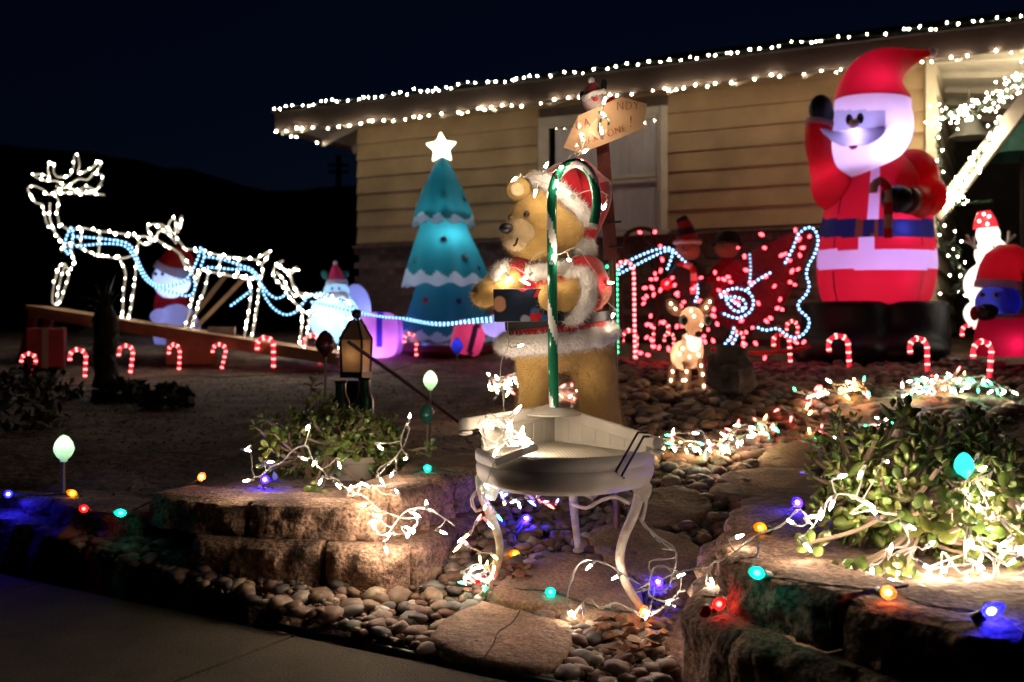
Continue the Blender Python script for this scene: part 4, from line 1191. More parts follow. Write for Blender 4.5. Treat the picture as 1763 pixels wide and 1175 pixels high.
# head and beard share one shell
m = ring_stack(dense([(1470, 312, 8), (1472, 304, 24), (1480, 290, 43), (1489, 270, 58), (1497, 248, 66), (1501, 225, 68), (1502, 205, 66), (1502, 190, 64), (1502, 172, 63)], 60), YS - .12, .9, 96)
def head_cut(c):
    x, y = pix(c)
    if y < 206 and not (x < 1524 and y > 190 and c.y < YS - .12): return 'hat_band'
    if y < 226 and x < 1524 and c.y < YS - .12: return 'face'
    return 'beard'
split(m, head_cut, {'beard': N_WHITE, 'face': N_FACE, 'hat_band': N_WHITE}, santa)
hp = [(1502, 174, 63), (1503, 160, 61), (1508, 142, 54), (1520, 124, 44), (1540, 110, 30), (1567, 100, 16), (1590, 94, 8), (1603, 91, 4)]
P = [W(a, b, YS - .12) for a, b, c in hp]; pts = spline(P, .03); Rr = spline([Vector((c, 0, 0)) for a, b, c in hp], 1e9)
m = MB()
tot = len(pts)
def hw_at(p):
    k = min(range(len(P)), key=lambda i: (P[i] - p).length); return hp[k][2]
seglen = [0]
for a, b in zip(P, P[1:]): seglen.append(seglen[-1] + (b - a).length)
acc = 0; rad = []
for i, p in enumerate(pts):
    if i: acc += (p - pts[i - 1]).length
    rad.append(lerp_knots(acc, [(s, h[2] * SP) for s, h in zip(seglen, hp)]))
m.tube(pts, rad, 40, flat=.9); m.build('hat', N_RED, santa)
one('pompom', WHITE_FUR, santa, 'ell', W(1606, 90, YS - .12), .036)
yf = YS - .12 - .27
m = MB()
m.tube(spline([W(1413, 222, yf + .02), W(1432, 233, yf - .03), W(1452, 239, yf - .06), W(1470, 236, yf - .07), W(1490, 235, yf - .05), W(1512, 228, yf + .0), W(1529, 216, yf + .06)], .02), [.006 + .058 * math.sin(math.pi * min(1, i / 26)) for i in range(len(spline([W(1413, 222, yf + .02), W(1432, 233, yf - .03), W(1452, 239, yf - .06), W(1470, 236, yf - .07), W(1490, 235, yf - .05), W(1512, 228, yf + .0), W(1529, 216, yf + .06)], .02)))], 16)
m.build('moustache', N_LAV, santa)
one('nose', N_NOSE, santa, 'ell', W(1470, 213, yf - .06), (.036, .04, .036))
one('mouth', N_PINK, santa, 'ell', W(1469, 250, yf - .045), (.036, .03, .030))
for x, y in ((1462, 206), (1481, 204)):
    e = one('eye', BLACK, santa, 'ell', W(x, y, yf + .025), (.026, .014, .040)); one('glint', WHITEP, e, 'ell', W(x + 1, y - 3, yf + .012), .005, 8, 6)
m = MB(); m.tube(spline([W(1455, 330, YS), W(1430, 300, YS - .02), W(1414, 268, YS - .05), W(1409, 235, YS - .06), W(1412, 212, YS - .06)], .04), [.20, .19, .17, .155, .145, .13, .12, .115, .11, .105, .10, .10, .10, .10][:len(spline([W(1455, 330, YS), W(1430, 300, YS - .02), W(1414, 268, YS - .05), W(1409, 235, YS - .06), W(1412, 212, YS - .06)], .04))] + [.1] * 30 if 0 else .105, 20)
m.ell(W(1440, 318, YS), (.20, .2, .22)); m.ell(W(1425, 285, YS - .02), (.145, .14, .17))
blob('raised_arm', m, .02, N_RED, santa, 8)
one('cuff', N_WHITE, santa, 'tube', [W(1411, 218, YS - .06), W(1413, 209, YS - .06)], .112, 20)
m = MB(); m.ell(W(1413, 188, YS - .06), (.095, .07, .115)); m.ell(W(1434, 203, YS - .07), (.045, .045, .055)); m.ell(W(1425, 208, YS - .06), (.07, .05, .04)); blob('mitten', m, .014, nylon('dark_green_nylon', (.010, .022, .018), .2), santa, 5)
m = MB(); m.ell(W(1572, 305, YS - .02), (.20, .2, .22)); m.ell(W(1590, 338, YS - .08), (.165, .2, .18)); m.ell(W(1572, 350, YS - .22), (.15, .16, .14)); blob('bent_arm', m, .02, N_RED, santa, 8)
one('cuff', N_BROWN, santa, 'tube', [W(1566, 346, YS - .34), W(1560, 345, YS - .38)], .10, 20)
m = MB(); m.ell(W(1545, 343, YS - .40), (.125, .1, .105)); m.ell(W(1528, 335, YS - .44), (.05, .05, .07)); blob('mitten', m, .014, N_BLACK, santa, 5)
P = spline([W(1529, 410, YS - .43), W(1529, 370, YS - .45), W(1529, 335, YS - .46), W(1525, 318, YS - .46), W(1514, 312, YS - .46), W(1505, 320, YS - .46), W(1504, 332, YS - .46)], .02)
m = MB(); m.tube(P, .032, 12)
for i in range(len(m.f)): m.m[i] = ((i // 12) // 4) % 2
m.build('held_cane', [N_RED, nylon('cane_cream', (.5, .3, .22), .2)], santa)
LAVL = (.62, .55, 1.0)
lamp(santa, W(1532, 250, YS - .27), 3.2, (.7, .62, 1)); lamp(santa, W(1500, 250, YS - .05), 7.5, LAVL); lamp(santa, W(1547, 396, YS - .28), 1.6, (.42, .36, 1.0)); lamp(santa, W(1530, 400, YS + .05), 5.5, (.66, .45, 1.0)); lamp(santa, W(1500, 490, YS - .05), 3.4, (.85, .5, 1.0)); lamp(santa, W(1552, 478, YS - .27), .35, (.55, .3, 1.0)); lamp(santa, W(1508, 150, YS - .22), 1.6, (.6, .4, 1.0)); lamp(santa, W(1580, 330, YS - .08), .9, (.8, .5, .8)); lamp(santa, W(1432, 300, YS - .03), .9, (.8, .5, .8)); lamp(santa, W(1470, 234, yf - .07), .75, (.8, .75, 1))  # arm and moustache lamps are added to brighten those parts

SEAM = pm('seam_thread', (.10, .01, .02), rough=.8, bump=0)
for an in (.55, -1.05, 1.25):
    P = []
    for y in range(285, 530, 8):
        hw = lerp_knots(y, [(272, 50), (295, 70), (325, 82), (360, 89), (395, 94), (425, 98), (462, 100), (500, 95), (524, 86)]) * SP
        if 376 < y < 410 or 430 < y < 465: continue
        c = W(lerp_knots(y, [(262, 1505), (295, 1512), (360, 1511), (395, 1509), (530, 1506)]), y, YS); P.append((y, c + Vector((math.sin(an) * hw * 1.002, -math.cos(an) * hw * .82 * 1.002, 0))))
    for lo, hi in ((280, 377), (410, 430), (465, 535)):
        q = [p for y, p in P if lo <= y < hi]
        if len(q) > 1: one('seam', SEAM, santa, 'tube', q, .0045, 5)
# ------------------------------------------------------------------ inflatable tree
YT = 9.35
tbse = W(765, 592, YT); tbse.z = gh(tbse.x, tbse.y)
tree = empty('inflatable_tree', tbse, 'teal inflatable Christmas tree with a glowing star against the house wall', 'inflatable')
N_TEAL = nylon('teal_nylon', (.022, .22, .26), .55); N_ICE = nylon('ice_nylon', (.68, .72, .82), .5)
tiers = [([(762, 274, 7), (762, 282, 12), (762, 310, 27), (762, 345, 42), (763, 372, 51), (763, 388, 54)], 372), ([(764, 384, 40), (764, 400, 44), (766, 430, 56), (768, 460, 67), (769, 480, 73), (769, 493, 76)], 472), ([(769, 489, 52), (769, 505, 56), (771, 530, 65), (772, 560, 76), (772, 586, 80)], 576)]
for ti, (rings, tr) in enumerate(tiers):
    rr = dense(rings, 44); m = MB(); vs = []; seg = 96
    for i, (px, py, hw) in enumerate(rr):
        t = i / 44; c = W(px, py, YT)
        for k in range(seg):
            a = 2 * math.pi * k / seg
            pl_ = 1 + .035 * math.cos(a * 9 + ti) * t - .05 * max(0, math.cos(a * 3 + 2.2 + ti)) ** 8 * t
            vs.append(c + Vector((math.cos(a) * pl_, math.sin(a) * pl_, 0)) * hw * YT / F + Vector((0, 0, -.018 * math.cos(a * 11) * t * t)))
    fs = [(i * seg + k, i * seg + (k + 1) % seg, (i + 1) * seg + (k + 1) % seg, (i + 1) * seg + k) for i in range(44) for k in range(seg)]
    # rolled-in underside
    b0 = 44 * seg; cb = W(rr[-1][0], rr[-1][1] - 2, YT)
    vs += [cb + (Vector(vs[b0 + k]) - cb) * .80 + Vector((0, 0, .02)) for k in range(seg)]
    fs += [(b0 + k, b0 + (k + 1) % seg, b0 + seg + (k + 1) % seg, b0 + seg + k) for k in range(seg)]
    m.add(vs, fs)
    r_ = split(m, lambda c, tr=tr: 'tier_trim' if pix(c)[1] > tr + 5 * math.sin(c.x * 40) + 3 * (c.x - tbse.x) * 10 * .4 else 'tier', {'tier': N_TEAL, 'tier_trim': N_ICE}, tree)
one('base', nylon('maroon_nylon', (.16, .015, .03), .3), tree, 'lathe', [(.0, 0), (.40, 0), (.44, .04), (.42, .10), (.3, .12)], W(773, 612, YT), 32)
for x, y, c in ((764, 343, (.5, .02, .06)), (764, 413, (.5, .03, .15)), (718, 448, (.7, .65, .5)), (798, 443, (.6, .6, .6)), (733, 518, (.5, .02, .05)), (736, 318, (.02, .05, .4)), (797, 345, (.02, .10, .3)), (822, 463, (.02, .03, .08)), (790, 520, (.03, .05, .3))):
    rr_ = lerp_knots(y, [(274, 7), (388, 54), (388.5, 40), (493, 76), (493.5, 52), (586, 80)]); dx = (x - 765) / rr_; dx = max(-.95, min(.95, dx))
    yy = YT - math.sqrt(1 - dx * dx) * rr_ * YT / F * 1.01
    one('ornament', nylon('ornament_%d' % x, c, .35), tree, 'ell', W(x, y, yy), (.030, .018, .030))
m = MB(); pl_ = []
for k in range(10):
    a = math.pi / 2 + k * math.pi / 5 + .05; r = .158 if k % 2 == 0 else .078
    pl_.append(W(760, 255, YT) + Vector((r * math.cos(a), -.02, r * math.sin(a))))
m.prism(pl_, (0, .04, 0)); cst = W(760, 255, YT)
m2 = MB(); m2.add([cst + Vector((0, -.065, 0)), cst + Vector((0, .065, 0))] + pl_ + [p + Vector((0, .04, 0)) for p in pl_], [(0, 2 + k, 2 + (k + 1) % 10) for k in range(10)] + [(1, 12 + (k + 1) % 10, 12 + k) for k in range(10)] + [(2 + k, 12 + k, 12 + (k + 1) % 10, 2 + (k + 1) % 10) for k in range(10)])
m2.build('star', em('star_glow', (1.0, .95, .66), 3.2), tree, smooth=False, bevel=.018)
lamp(tree, W(772, 415, YT - .12), 3.6, (.9, .95, 1), .04); lamp(tree, W(768, 445, YT), .9, (.4, .65, 1), .05); lamp(tree, W(762, 300, YT), .25, (.6, .85, 1)); lamp(tree, W(770, 540, YT), .8, (.30, .55, 1)); lamp(tree, W(760, 365, YT - .08), .5, (.6, .85, 1)); lamp(tree, W(728, 570, YT - .05), .7, (.12, .2, 1))

# ------------------------------------------------------------------ small inflatables
N_BLUEW = nylon('blue_white_nylon', (.50, .68, .80), .55); N_PURP = nylon('violet_nylon', (.60, .26, .70), .55); N_STRIPE = nylon('ribbon_blue_nylon', (.05, .02, .45), .4)
YI = 9.15
eb = W(582, 592, YI); eb.z = gh(eb.x, eb.y)
elf = empty('inflatable_elf', eb, 'pale blue inflatable bearded elf with pink cone hat behind the smallest deer', 'inflatable')
m = MB(); m.ell(W(576, 548, YI), (.24, .22, .235), 20, 14); m.ell(W(579, 505, YI), (.125, .13, .13), 18, 12); blob('beard', m, .02, N_BLUEW, elf, 10)
m = MB(); m.ell(W(612, 538, YI + .22), (.15, .2, .27), 20, 14); m.ell(W(606, 570, YI + .2), (.2, .2, .16)); blob('body', m, .02, nylon('lilac_nylon', (.58, .60, .85), .55), elf, 8)
m = MB(); m.tube([W(580, 482, YI), W(578, 468, YI), W(577, 457, YI)], [.085, .055, .02], 20); m.build('hat', nylon('hot_pink_nylon', (.80, .06, .28), .4), elf)
one('pompom', N_WHITE, elf, 'ell', W(577, 453, YI), .022); one('hat_brim', N_WHITE, elf, 'tube', [W(580, 490, YI), W(580, 482, YI)], [.105, .095], 24)
for x, s in ((560, -1), (593, 1)): one('ear', N_TEAL, elf, 'ell', W(x, 474, YI), (.038, .025, .05), M=Matrix.Rotation(s * .7, 3, 'Y'))
m = MB(); m.tube(spline([W(562, 511, YI - .13), W(572, 506, YI - .16), W(580, 508, YI - .17), W(590, 506, YI - .16), W(600, 512, YI - .13)], .02), .022, 10); m.build('moustache', N_WHITE, elf)
for x in (572, 584): one('eye', BLACK, elf, 'ell', W(x, 497, YI - .128), (.010, .008, .015))
lamp(elf, W(574, 545, YI - .02), 5.5, (.55, .78, 1)); lamp(elf, W(612, 545, YI + .22), 2.5, (.45, .5, 1))
gb = W(655, 616, 8.95); gb.z = gh(gb.x, gb.y)
gift = empty('inflatable_gift', gb, 'glowing purple inflatable gift with a blue ribbon beside the teal tree', 'inflatable')
def puffy(c, hx, hy, hz, n=20, p=4):
    m = MB(); m.ell((0, 0, 0), 1, 40, 26)
    def sq(v):
        L_ = (abs(v[0]) ** p + abs(v[1]) ** p + abs(v[2]) ** p) ** (1 / p); return Vector((v[0] / L_ * hx, v[1] / L_ * hy, v[2] / L_ * hz))
    m.v = [tuple(sq(v) + c) for v in m.v]; return m
gc = W(652, 577, 8.95)
m = puffy(gc, .165, .16, .205); split(m, lambda c: 'ribbon' if abs(pix(c)[0] - 655) < 5.5 and pix(c)[1] < 600 else 'gift_box', {'ribbon': N_STRIPE, 'gift_box': N_PURP}, gift)
m = puffy(W(678, 578, 9.2), .08, .12, .18); m.build('gift_lobe', N_PURP, gift); lamp(gift, gc + Vector((0, -.02, -.11)), 3.4, (.85, .55, 1)); lamp(gift, W(678, 578, 9.2), .9, (.7, .4, 1))
gb = W(806, 600, 8.7); gb.z = gh(gb.x, gb.y)
g2 = empty('inflatable_gift', gb, 'tilted pink inflatable gift with a dark stripe right of the teal tree', 'inflatable')
gc2 = W(806, 582, 8.7); Mr = Matrix.Rotation(.25, 3, 'Y')
m = puffy(Vector((0, 0, 0)), .14, .14, .15); m.v = [tuple(Mr @ Vector(v) + gc2) for v in m.v]
split(m, lambda c: 'ribbon' if .03 < (Mr.inverted() @ (c - gc2)).x < .075 else 'gift_box', {'ribbon': nylon('dark_ribbon', (.03, .015, .04), .3), 'gift_box': nylon('rose_nylon', (.72, .10, .25), .55)}, g2); lamp(g2, gc2 + Vector((.05, 0, .03)), .9, (1, .6, .75))
bl = W(858, 584, 8.4); bl.z = gh(bl.x, bl.y)
ball = empty('inflatable_mitten', bl, 'pale lavender inflatable lobe showing under the held box', 'inflatable')
m = MB(); m.ell(W(858, 562, 8.4), (.14, .13, .10), 20, 14); m.ell(W(872, 555, 8.45), (.1, .1, .12)); blob('shell', m, .014, nylon('lavender_nylon', (.62, .55, .85), .55), ball, 6); lamp(ball, W(860, 562, 8.4), .9, (.7, .6, 1))
YN = 10.3
sbn = W(300, 560, YN); sbn.z = .55
sn = empty('inflatable_snowman', sbn, 'inflatable snowman in a red Santa hat seen behind the lit doe', 'inflatable')
one('head', N_BLUEW, sn, 'ell', W(296, 482, YN), (.19, .18, .20), 24, 16); m = MB(); m.ell(W(305, 575, YN), (.24, .22, .32), 24, 16); m.ell(W(275, 545, YN - .1), (.10, .1, .08)); blob('body', m, .02, nylon('dim_white_nylon', (.45, .48, .62), .5), sn, 4)
one('scarf', N_RED, sn, 'tube', [W(268, 518, YN), W(296, 523, YN), W(322, 518, YN)], [.1, .14, .1], 16, flat=.4); m = MB(); m.tube(spline([W(300, 462, YN), W(303, 446, YN), W(314, 440, YN), W(326, 452, YN), W(330, 470, YN)], .03), [.17, .165, .15, .13, .11, .09, .08, .07, .06, .05, .045, .04, .035, .03, .03, .03, .03, .03][:len(spline([W(300, 462, YN), W(303, 446, YN), W(314, 440, YN), W(326, 452, YN), W(330, 470, YN)], .03))], 20); m.build('hat', N_RED, sn)
one('hat_brim', N_WHITE, sn, 'tube', [W(294, 472, YN), W(299, 461, YN)], [.19, .18], 24)
for x in (268, 280): one('eye', BLACK, sn, 'ell', W(x, 472, YN - .17), (.018, .012, .022))
lamp(sn, W(300, 490, YN), 3, (.62, .62, 1)); lamp(sn, W(290, 560, YN), 2, (.45, .45, 1))

# ------------------------------------------------------------------ lit snowman and penguin by the porch
YW = 7.35
sw = W(1700, 560, YW); sw.z = gh(sw.x, sw.y)
sno = empty('lit_snowman', sw, 'bright white lit snowman with red hat and twig arms by the porch', 'snowman')
SNOWG = em('snow_glow', (1.0, .93, .80), 1.15)
m = MB(); m.ell(W(1701, 404, YW), .085, 20, 14); m.ell(W(1707, 437, YW), .118, 20, 14); m.ell(W(1700, 490, YW), .165, 20, 14); m.ell(W(1698, 540, YW), (.16, .15, .12)); blob('body', m, .012, SNOWG, sno, 3)
m = MB(); m.tube([W(1697, 393, YW), W(1696, 380, YW), W(1694, 364, YW)], [.088, .075, .045], 18); hat = m.build('hat', em('red_hat_glow', (1, .05, .07), .7), sno)
for x, y in ((1686, 381), (1694, 369), (1703, 373), (1700, 386)): one('bulb', em('hat_bulb_%d' % x, (1, .75, .65), 6), sno, 'ell', W(x, y, YW - .09), .011, 8, 6)
for x, y in ((1710, 425), (1713, 446)): one('button', BLACK, sno, 'ell', W(x, y, YW - .115), .008, 8, 6)
for x, y in ((1695, 400), (1707, 400)): one('eye', BLACK, sno, 'ell', W(x, y, YW - .083), .006, 8, 6)
TW = pm('frosted_twig', (.42, .34, .30), rough=.8)
for pts in ([(1686, 432), (1672, 420), (1660, 415)], [(1672, 420), (1664, 405)], [(1676, 423), (1676, 408)], [(1724, 430), (1736, 415), (1748, 405)], [(1736, 415), (1737, 398)]):
    one('twig', TW, sno, 'tube', [W(x, y, YW) for x, y in pts], .011, 7)
YPn = 6.75
pb = W(1722, 612, YPn); pb.z = gh(pb.x, pb.y)
pen = empty('inflatable_penguin', pb, 'blue-faced inflatable penguin in red Santa hat and coat at the right edge', 'inflatable')
m = ring_stack(dense([(1728, 614, 40), (1728, 605, 46), (1728, 580, 47), (1728, 555, 42), (1724, 540, 34)], 30), YPn, .9, 48); m.build('coat', N_RED, pen)
m = MB(); m.ell(W(1718, 522, YPn - .02), (.145, .14, .135), 24, 16); m.build('head', nylon('blue_nylon', (.10, .12, .55), .55), pen)
one('collar', N_WHITE, pen, 'tube', [W(1722, 549, YPn), W(1722, 541, YPn)], [.145, .14], 24)
one('hat_brim', N_WHITE, pen, 'tube', [W(1717, 496, YPn - .02), W(1718, 484, YPn - .02)], [.148, .142], 24)
m = MB(); m.tube(spline([W(1719, 486, YPn), W(1722, 465, YPn), W(1733, 449, YPn), W(1752, 452, YPn), W(1770, 470, YPn)], .03), [.142, .14, .135, .13, .12, .11, .10, .09, .08, .07, .06, .05, .05, .05][:len(spline([W(1719, 486, YPn), W(1722, 465, YPn), W(1733, 449, YPn), W(1752, 452, YPn), W(1770, 470, YPn)], .03))], 24); m.build('hat', N_RED, pen)
m = MB(); m.ell(W(1699, 536, YPn - .15), (.075, .08, .05)); m.ell(W(1697, 545, YPn - .16), (.06, .06, .03)); blob('beak', m, .01, nylon('dark_beak', (.02, .018, .03), .3), pen, 4)
for x in (1691, 1715): e = one('eye', nylon('eye_w%d' % x, (.4, .35, .35), .3), pen, 'ell', W(x, 508, YPn - .135), (.020, .012, .020)); one('pupil', BLACK, e, 'ell', W(x, 508, YPn - .147), (.012, .008, .013))
one('wing', nylon('blue_wing', (.12, .14, .6), .4), pen, 'ell', W(1742, 522, YPn - .1), (.05, .04, .09)); one('flipper', N_RED, pen, 'ell', W(1678, 540, YPn - .1), (.03, .03, .05))
lamp(pen, W(1735, 525, YPn - .06), 1.1, (.6, .62, 1)); lamp(pen, W(1742, 592, YPn - .10), .8, (.55, .25, 1)); lamp(pen, W(1725, 465, YPn), .35, (.9, .5, .6))

# ------------------------------------------------------------------ plank ramp, boxes, props behind the candy canes
RAW = pm('weathered_board', (.36, .20, .11), rough=.8, var=.25, nscale=7, bump=.4, bscale=40)
REDB = pm('red_painted_board', (.32, .03, .015), rough=.6, var=.25, nscale=6, bump=.3)
rp = empty('plank_ramp', g(300, 615), 'sloping board on a red trestle carrying the three lit deer', 'ramp')
a, b_ = W(64, 530, 9.05), W(590, 612, 8.65)
m = MB(); m.bar(a, b_, .36, .04); m.build('plank', RAW, rp, smooth=False, bevel=.004)
m = MB(); m.bar(a + Vector((.02, -.18, -.05)), b_ + Vector((0, -.18, -.05)), .03, .07); m.build('side_rail', RAW, rp, smooth=False)
for dx, dy in ((0, -.16), (.0, .16)):
    m = MB(); p0 = a + Vector((.06, dy, -.02)); m.bar(p0, Vector((p0.x - .12, p0.y, gh(p0.x, p0.y) - .03)), .06, .07); m.build('trestle_leg', REDB, rp, smooth=False)
m = MB(); q = W(330, 590, 8.85); m.box((q.x, q.y, gh(q.x, q.y) + .08), (.42, .3, .22), .3); m.build('support_box', RAW, rp, smooth=False)
q = g(75, 655); q = W(80, 650, 8.6); q.z = gh(q.x, q.y)
cb = empty('red_gift_box', q, 'dull red box standing under the raised end of the ramp', 'box')
m = MB(); m.box(q + Vector((0, 0, .16)), (.30, .26, .34), .35); m.build('carton', pm('dull_red_card', (.28, .025, .03), rough=.6, var=.3), cb, smooth=False, bevel=.01)
m = MB(); m.box(q + Vector((.0, 0, .16)), (.05, .27, .345), .35); m.build('ribbon', pm('pale_ribbon', (.3, .22, .16), rough=.6), cb, smooth=False)
bk = W(382, 572, 8.86)
tag(one('loose_brick', BRICK, None, 'box', bk + Vector((0, 0, .0)), (.23, .11, .09), .15, bevel=.006, smooth=False), 'loose brick weighing down the ramp between two deer', 'brick')
for i, (p0, p1, lab) in enumerate([((338, 563, 9.3), (420, 480, 9.5), 'pale wooden brace leaning behind the lit doe'), ((305, 580, 9.6), (392, 470, 9.9), 'longer grey pole leaning in the dark behind the doe')]):
    tag(one('wooden_pole', RAW, None, 'bar', W(*p0), W(*p1), .05, .035, smooth=False), lab, 'pole')
for i, (px, py, sz, lab, mat) in enumerate([(1258, 690, (.22, .20, .27), 'dark rough boulder beside the lit fawn', pm('dark_rock', (.06, .05, .045), rough=.95, var=.4, bump=1, bscale=20)), (1470, 655, (.20, .10, .08), 'paving brick lying before the big Santa', BRICK), (1440, 672, (.12, .09, .06), 'pale rock lying below the paving brick', STONE)]):
    p = g(px, py); m = MB()
    if i == 1: m.box(p + Vector((0, 0, .03)), sz, .3); o = m.build('paving_brick', mat, None, smooth=False, bevel=.006)
    else:
        m.ell(p + Vector((0, 0, sz[2] * .45)), (sz[0] * .66, sz[1] * .6, sz[2] * .62), 30, 20)
        m.v = [tuple(Vector(v) + (Vector(v) - p - Vector((0, 0, sz[2] * .4))).normalized() * sz[0] * (.30 * noise.fractal(Vector(v) * 6, 1, 2, 4) - .5 * abs(noise.noise(Vector(v) * 9)))) for v in m.v]; o = m.build('boulder', mat, smooth=False)
    tag(o, lab, 'brick' if i == 1 else 'rock')

# lantern on the terrace
LB = Vector((0, 0, 0)); yl = 4.6
lb = W(613, 735, yl); lb.z = gh(lb.x, lb.y)
lan = empty('garden_lantern', lb, 'bronze garden lantern with amber glass behind the smaller jade plant', 'lantern')
BRZ = pm('dark_bronze', (.045, .03, .02), rough=.4, metal=.7, var=.3)
AMB = pm('amber_glass', (.50, .33, .18), rough=.2, var=.15, nscale=12, bump=.5, bscale=20, trans=.5)
def lan_r(z0, z1, r0, r1, mat, nm, rot=.5):
    m = MB(); c = W(613, 600, yl); vs = []
    for z, r in ((z0, r0), (z1, r1)):
        for k in range(4):
            a = rot + k * math.pi / 2; vs.append(Vector((c.x + r * math.cos(a), c.y + r * math.sin(a), ZC - (z - HY) / F * yl)))
    m.add(vs, [(0, 1, 5, 4), (1, 2, 6, 5), (2, 3, 7, 6), (3, 0, 4, 7), (3, 2, 1, 0), (4, 5, 6, 7)]); return m.build(nm, mat, lan, smooth=False)
lan_r(640, 585, .068, .075, AMB, 'glass'); lan_r(585, 552, .077, .022, AMB, 'roof'); lan_r(650, 640, .078, .078, BRZ, 'plinth'); 
for k in range(4):
    a = .5 + k * math.pi / 2; c = W(613, 600, yl)
    for (z0, r0, z1, r1) in ((640, .070, 585, .077), (585, .079, 550, .022)):
        one('rib', BRZ, lan, 'tube', [Vector((c.x + r0 * math.cos(a), c.y + r0 * math.sin(a), ZC - (z0 - HY) / F * yl)), Vector((c.x + r1 * math.cos(a), c.y + r1 * math.sin(a), ZC - (z1 - HY) / F * yl))], .006, 6)
one('finial', BRZ, lan, 'ell', W(614, 541, yl), .023); one('stand', BRZ, lan, 'lathe', [(.03, 0), (.09, .0), (.06, .1), (.05, lb.z * 0 + (W(613, 655, yl).z - lb.z))], lb, 20)
GB = pm('green_bottle', (.03, .10, .05), rough=.1, var=.2, bump=0, coat=.6, trans=.3)
for i, (x, lab) in enumerate([(587, 'dark green glass jar left of the lantern foot'), (628, 'taller green glass jar right of the lantern foot')]):
    p = W(x, 710, 4.45); p.z = gh(p.x, p.y); h_ = W(x, 655 + 5 * (1 - i), 4.45).z - p.z
    j = empty('glass_jar', p, lab, 'jar'); one('jar_body', GB, j, 'lathe', [(.035, 0), (.042, .02), (.042, h_ * .7), (.025, h_ * .85), (.025, h_)], p, 18); one('rim', BRZ, j, 'lathe', [(.027, h_), (.030, h_ + .004), (.027, h_ + .012)], p, 18)
lamp(lan, W(613, 612, yl), .10, (1, .7, .42))
rk = tag(one('stake', pm('dark_stick', (.06, .02, .012), rough=.5), None, 'tube', [W(598, 588, 4.3), W(680, 645, 4.38), W(755, 700, 4.5), W(800, 735, 4.55)], .0085, 8), 'thin dark stick leaning diagonally across the lantern', 'stick')

# ------------------------------------------------------------------ light stakes shaped like big bulbs
def stake(px, py, Y, hpx, col, watts, lab, stem=True, lc=(1, 1, .9)):
    h = hpx / F * Y; c = W(px, py, Y); gz = gh(c.x, c.y)
    if inside([(a, b) for a, b in poly], c.x, c.y): gz = .31
    r = empty('bulb_stake', (c.x, c.y, gz), lab, 'stake light', 'bulb-shaped light stakes')
    pr = [(.0, -h * .5), (h * .12, -h * .5), (h * .14, -h * .42), (h * .26, -h * .3), (h * .36, -h * .1), (h * .37, .02 * h), (h * .31, h * .22), (h * .19, h * .39), (h * .08, h * .48), (0, h * .5)]
    one('bulb', nylon('stake_%d' % px, col, .6, .25) if watts else pm('stake_%d' % px, col, rough=.2, bump=0, coat=.5), r, 'lathe', pr, c, 24, cap=False)
    one('stem', pm('stake_stem_%d' % px, (.25, .22, .12), rough=.5, bump=0), r, 'tube', [c - Vector((0, 0, h * .5)), Vector((c.x, c.y, gz - .02))], h * .05, 8)
    if watts: lamp(r, c + Vector((0, -.004, h * .12)), watts, lc, .006)
stake(110, 772, 3.75, 46, (.50, .80, .52), .10, 'glowing white-green bulb stake alone in the dark at left')
stake(741, 655, 4.1, 34, (.50, .80, .45), .085, 'glowing pale green bulb stake between jade plant and bear')
stake(735, 713, 3.95, 34, (.03, .22, .14), 0, 'unlit green bulb stake under the glowing pale green one')
stake(787, 596, 6.2, 28, (.06, .08, .55), .05, 'dim blue bulb stake before the pink gift', lc=(.4, .4, 1))
stake(1660, 802, 2.33, 46, (.05, .62, .55), .05, 'teal bulb stake inside the larger jade plant', lc=(.5, 1, .95))
stake(560, 592, 4.4, 46, (.08, .012, .02), 0, 'unlit dark red bulb stake left of the lantern')
# ------------------------------------------------------------------ bulbs and light strings
def bulb_mesh(name, glow, socket, kind='mini'):
    m = MB()
    if kind == 'mini':
        m.lathe([(.0035, 0), (.0045, .004), (.0045, .018), (.0035, .0185)], (0, 0, 0), 8, mi=1)
        m.lathe([(.0030, .0186), (.0036, .022), (.0034, .030), (.0020, .037), (.0004, .041)], (0, 0, 0), 8, mi=0)
    elif kind == 'c9':
        m.lathe([(.009, 0), (.011, .003), (.011, .022), (.009, .023)], (0, 0, 0), 12, mi=1)
        m.lathe([(.008, .0232), (.0125, .030), (.0138, .038), (.0115, .050), (.006, .059), (.0008, .064)], (0, 0, 0), 14, mi=0)
        m.ell((0, 0, .038), (.0062, .0062, .0085), 10, 7, mi=2)
    elif kind == 'dot':
        m.ell((0, 0, 0), (.006, .006, .0075), 8, 6)
    elif kind == 'oval':
        m.ell((0, 0, 0), (.0115, .0115, .019), 10, 7)
    return m.mesh(name, [glow[0], socket, glow[1]] if kind == 'c9' else [glow, socket] if kind == 'mini' else [glow])
WARM = (1.0, .77, .56)
E_MINI = em('warm_white_glow', WARM, 190)
E_EAVE = em('eave_white_glow', (1.0, .82, .56), 300)
E_DEER = em('deer_white_glow', (1.0, .93, .74), 62)
E_PORCH = em('porch_white_glow', (1.0, .84, .55), 100)
MINIC = {'white': (WARM, 60), 'red': ((1, .05, .04), 40), 'green': ((.03, 1, .40), 26), 'amber': ((1, .50, .10), 50), 'ice': ((.75, .9, 1), 40), 'blue': ((.05, .06, 1), 50)}
MINI_W = bulb_mesh('bulb', E_MINI, WIRE_WHITE)
MINI = {k: bulb_mesh('bulb', em('mini_%s' % k, c, s), WIRE_WHITE) for k, (c, s) in MINIC.items()}
GSOCK = pm('green_socket', (.01, .05, .03), rough=.4, bump=0)
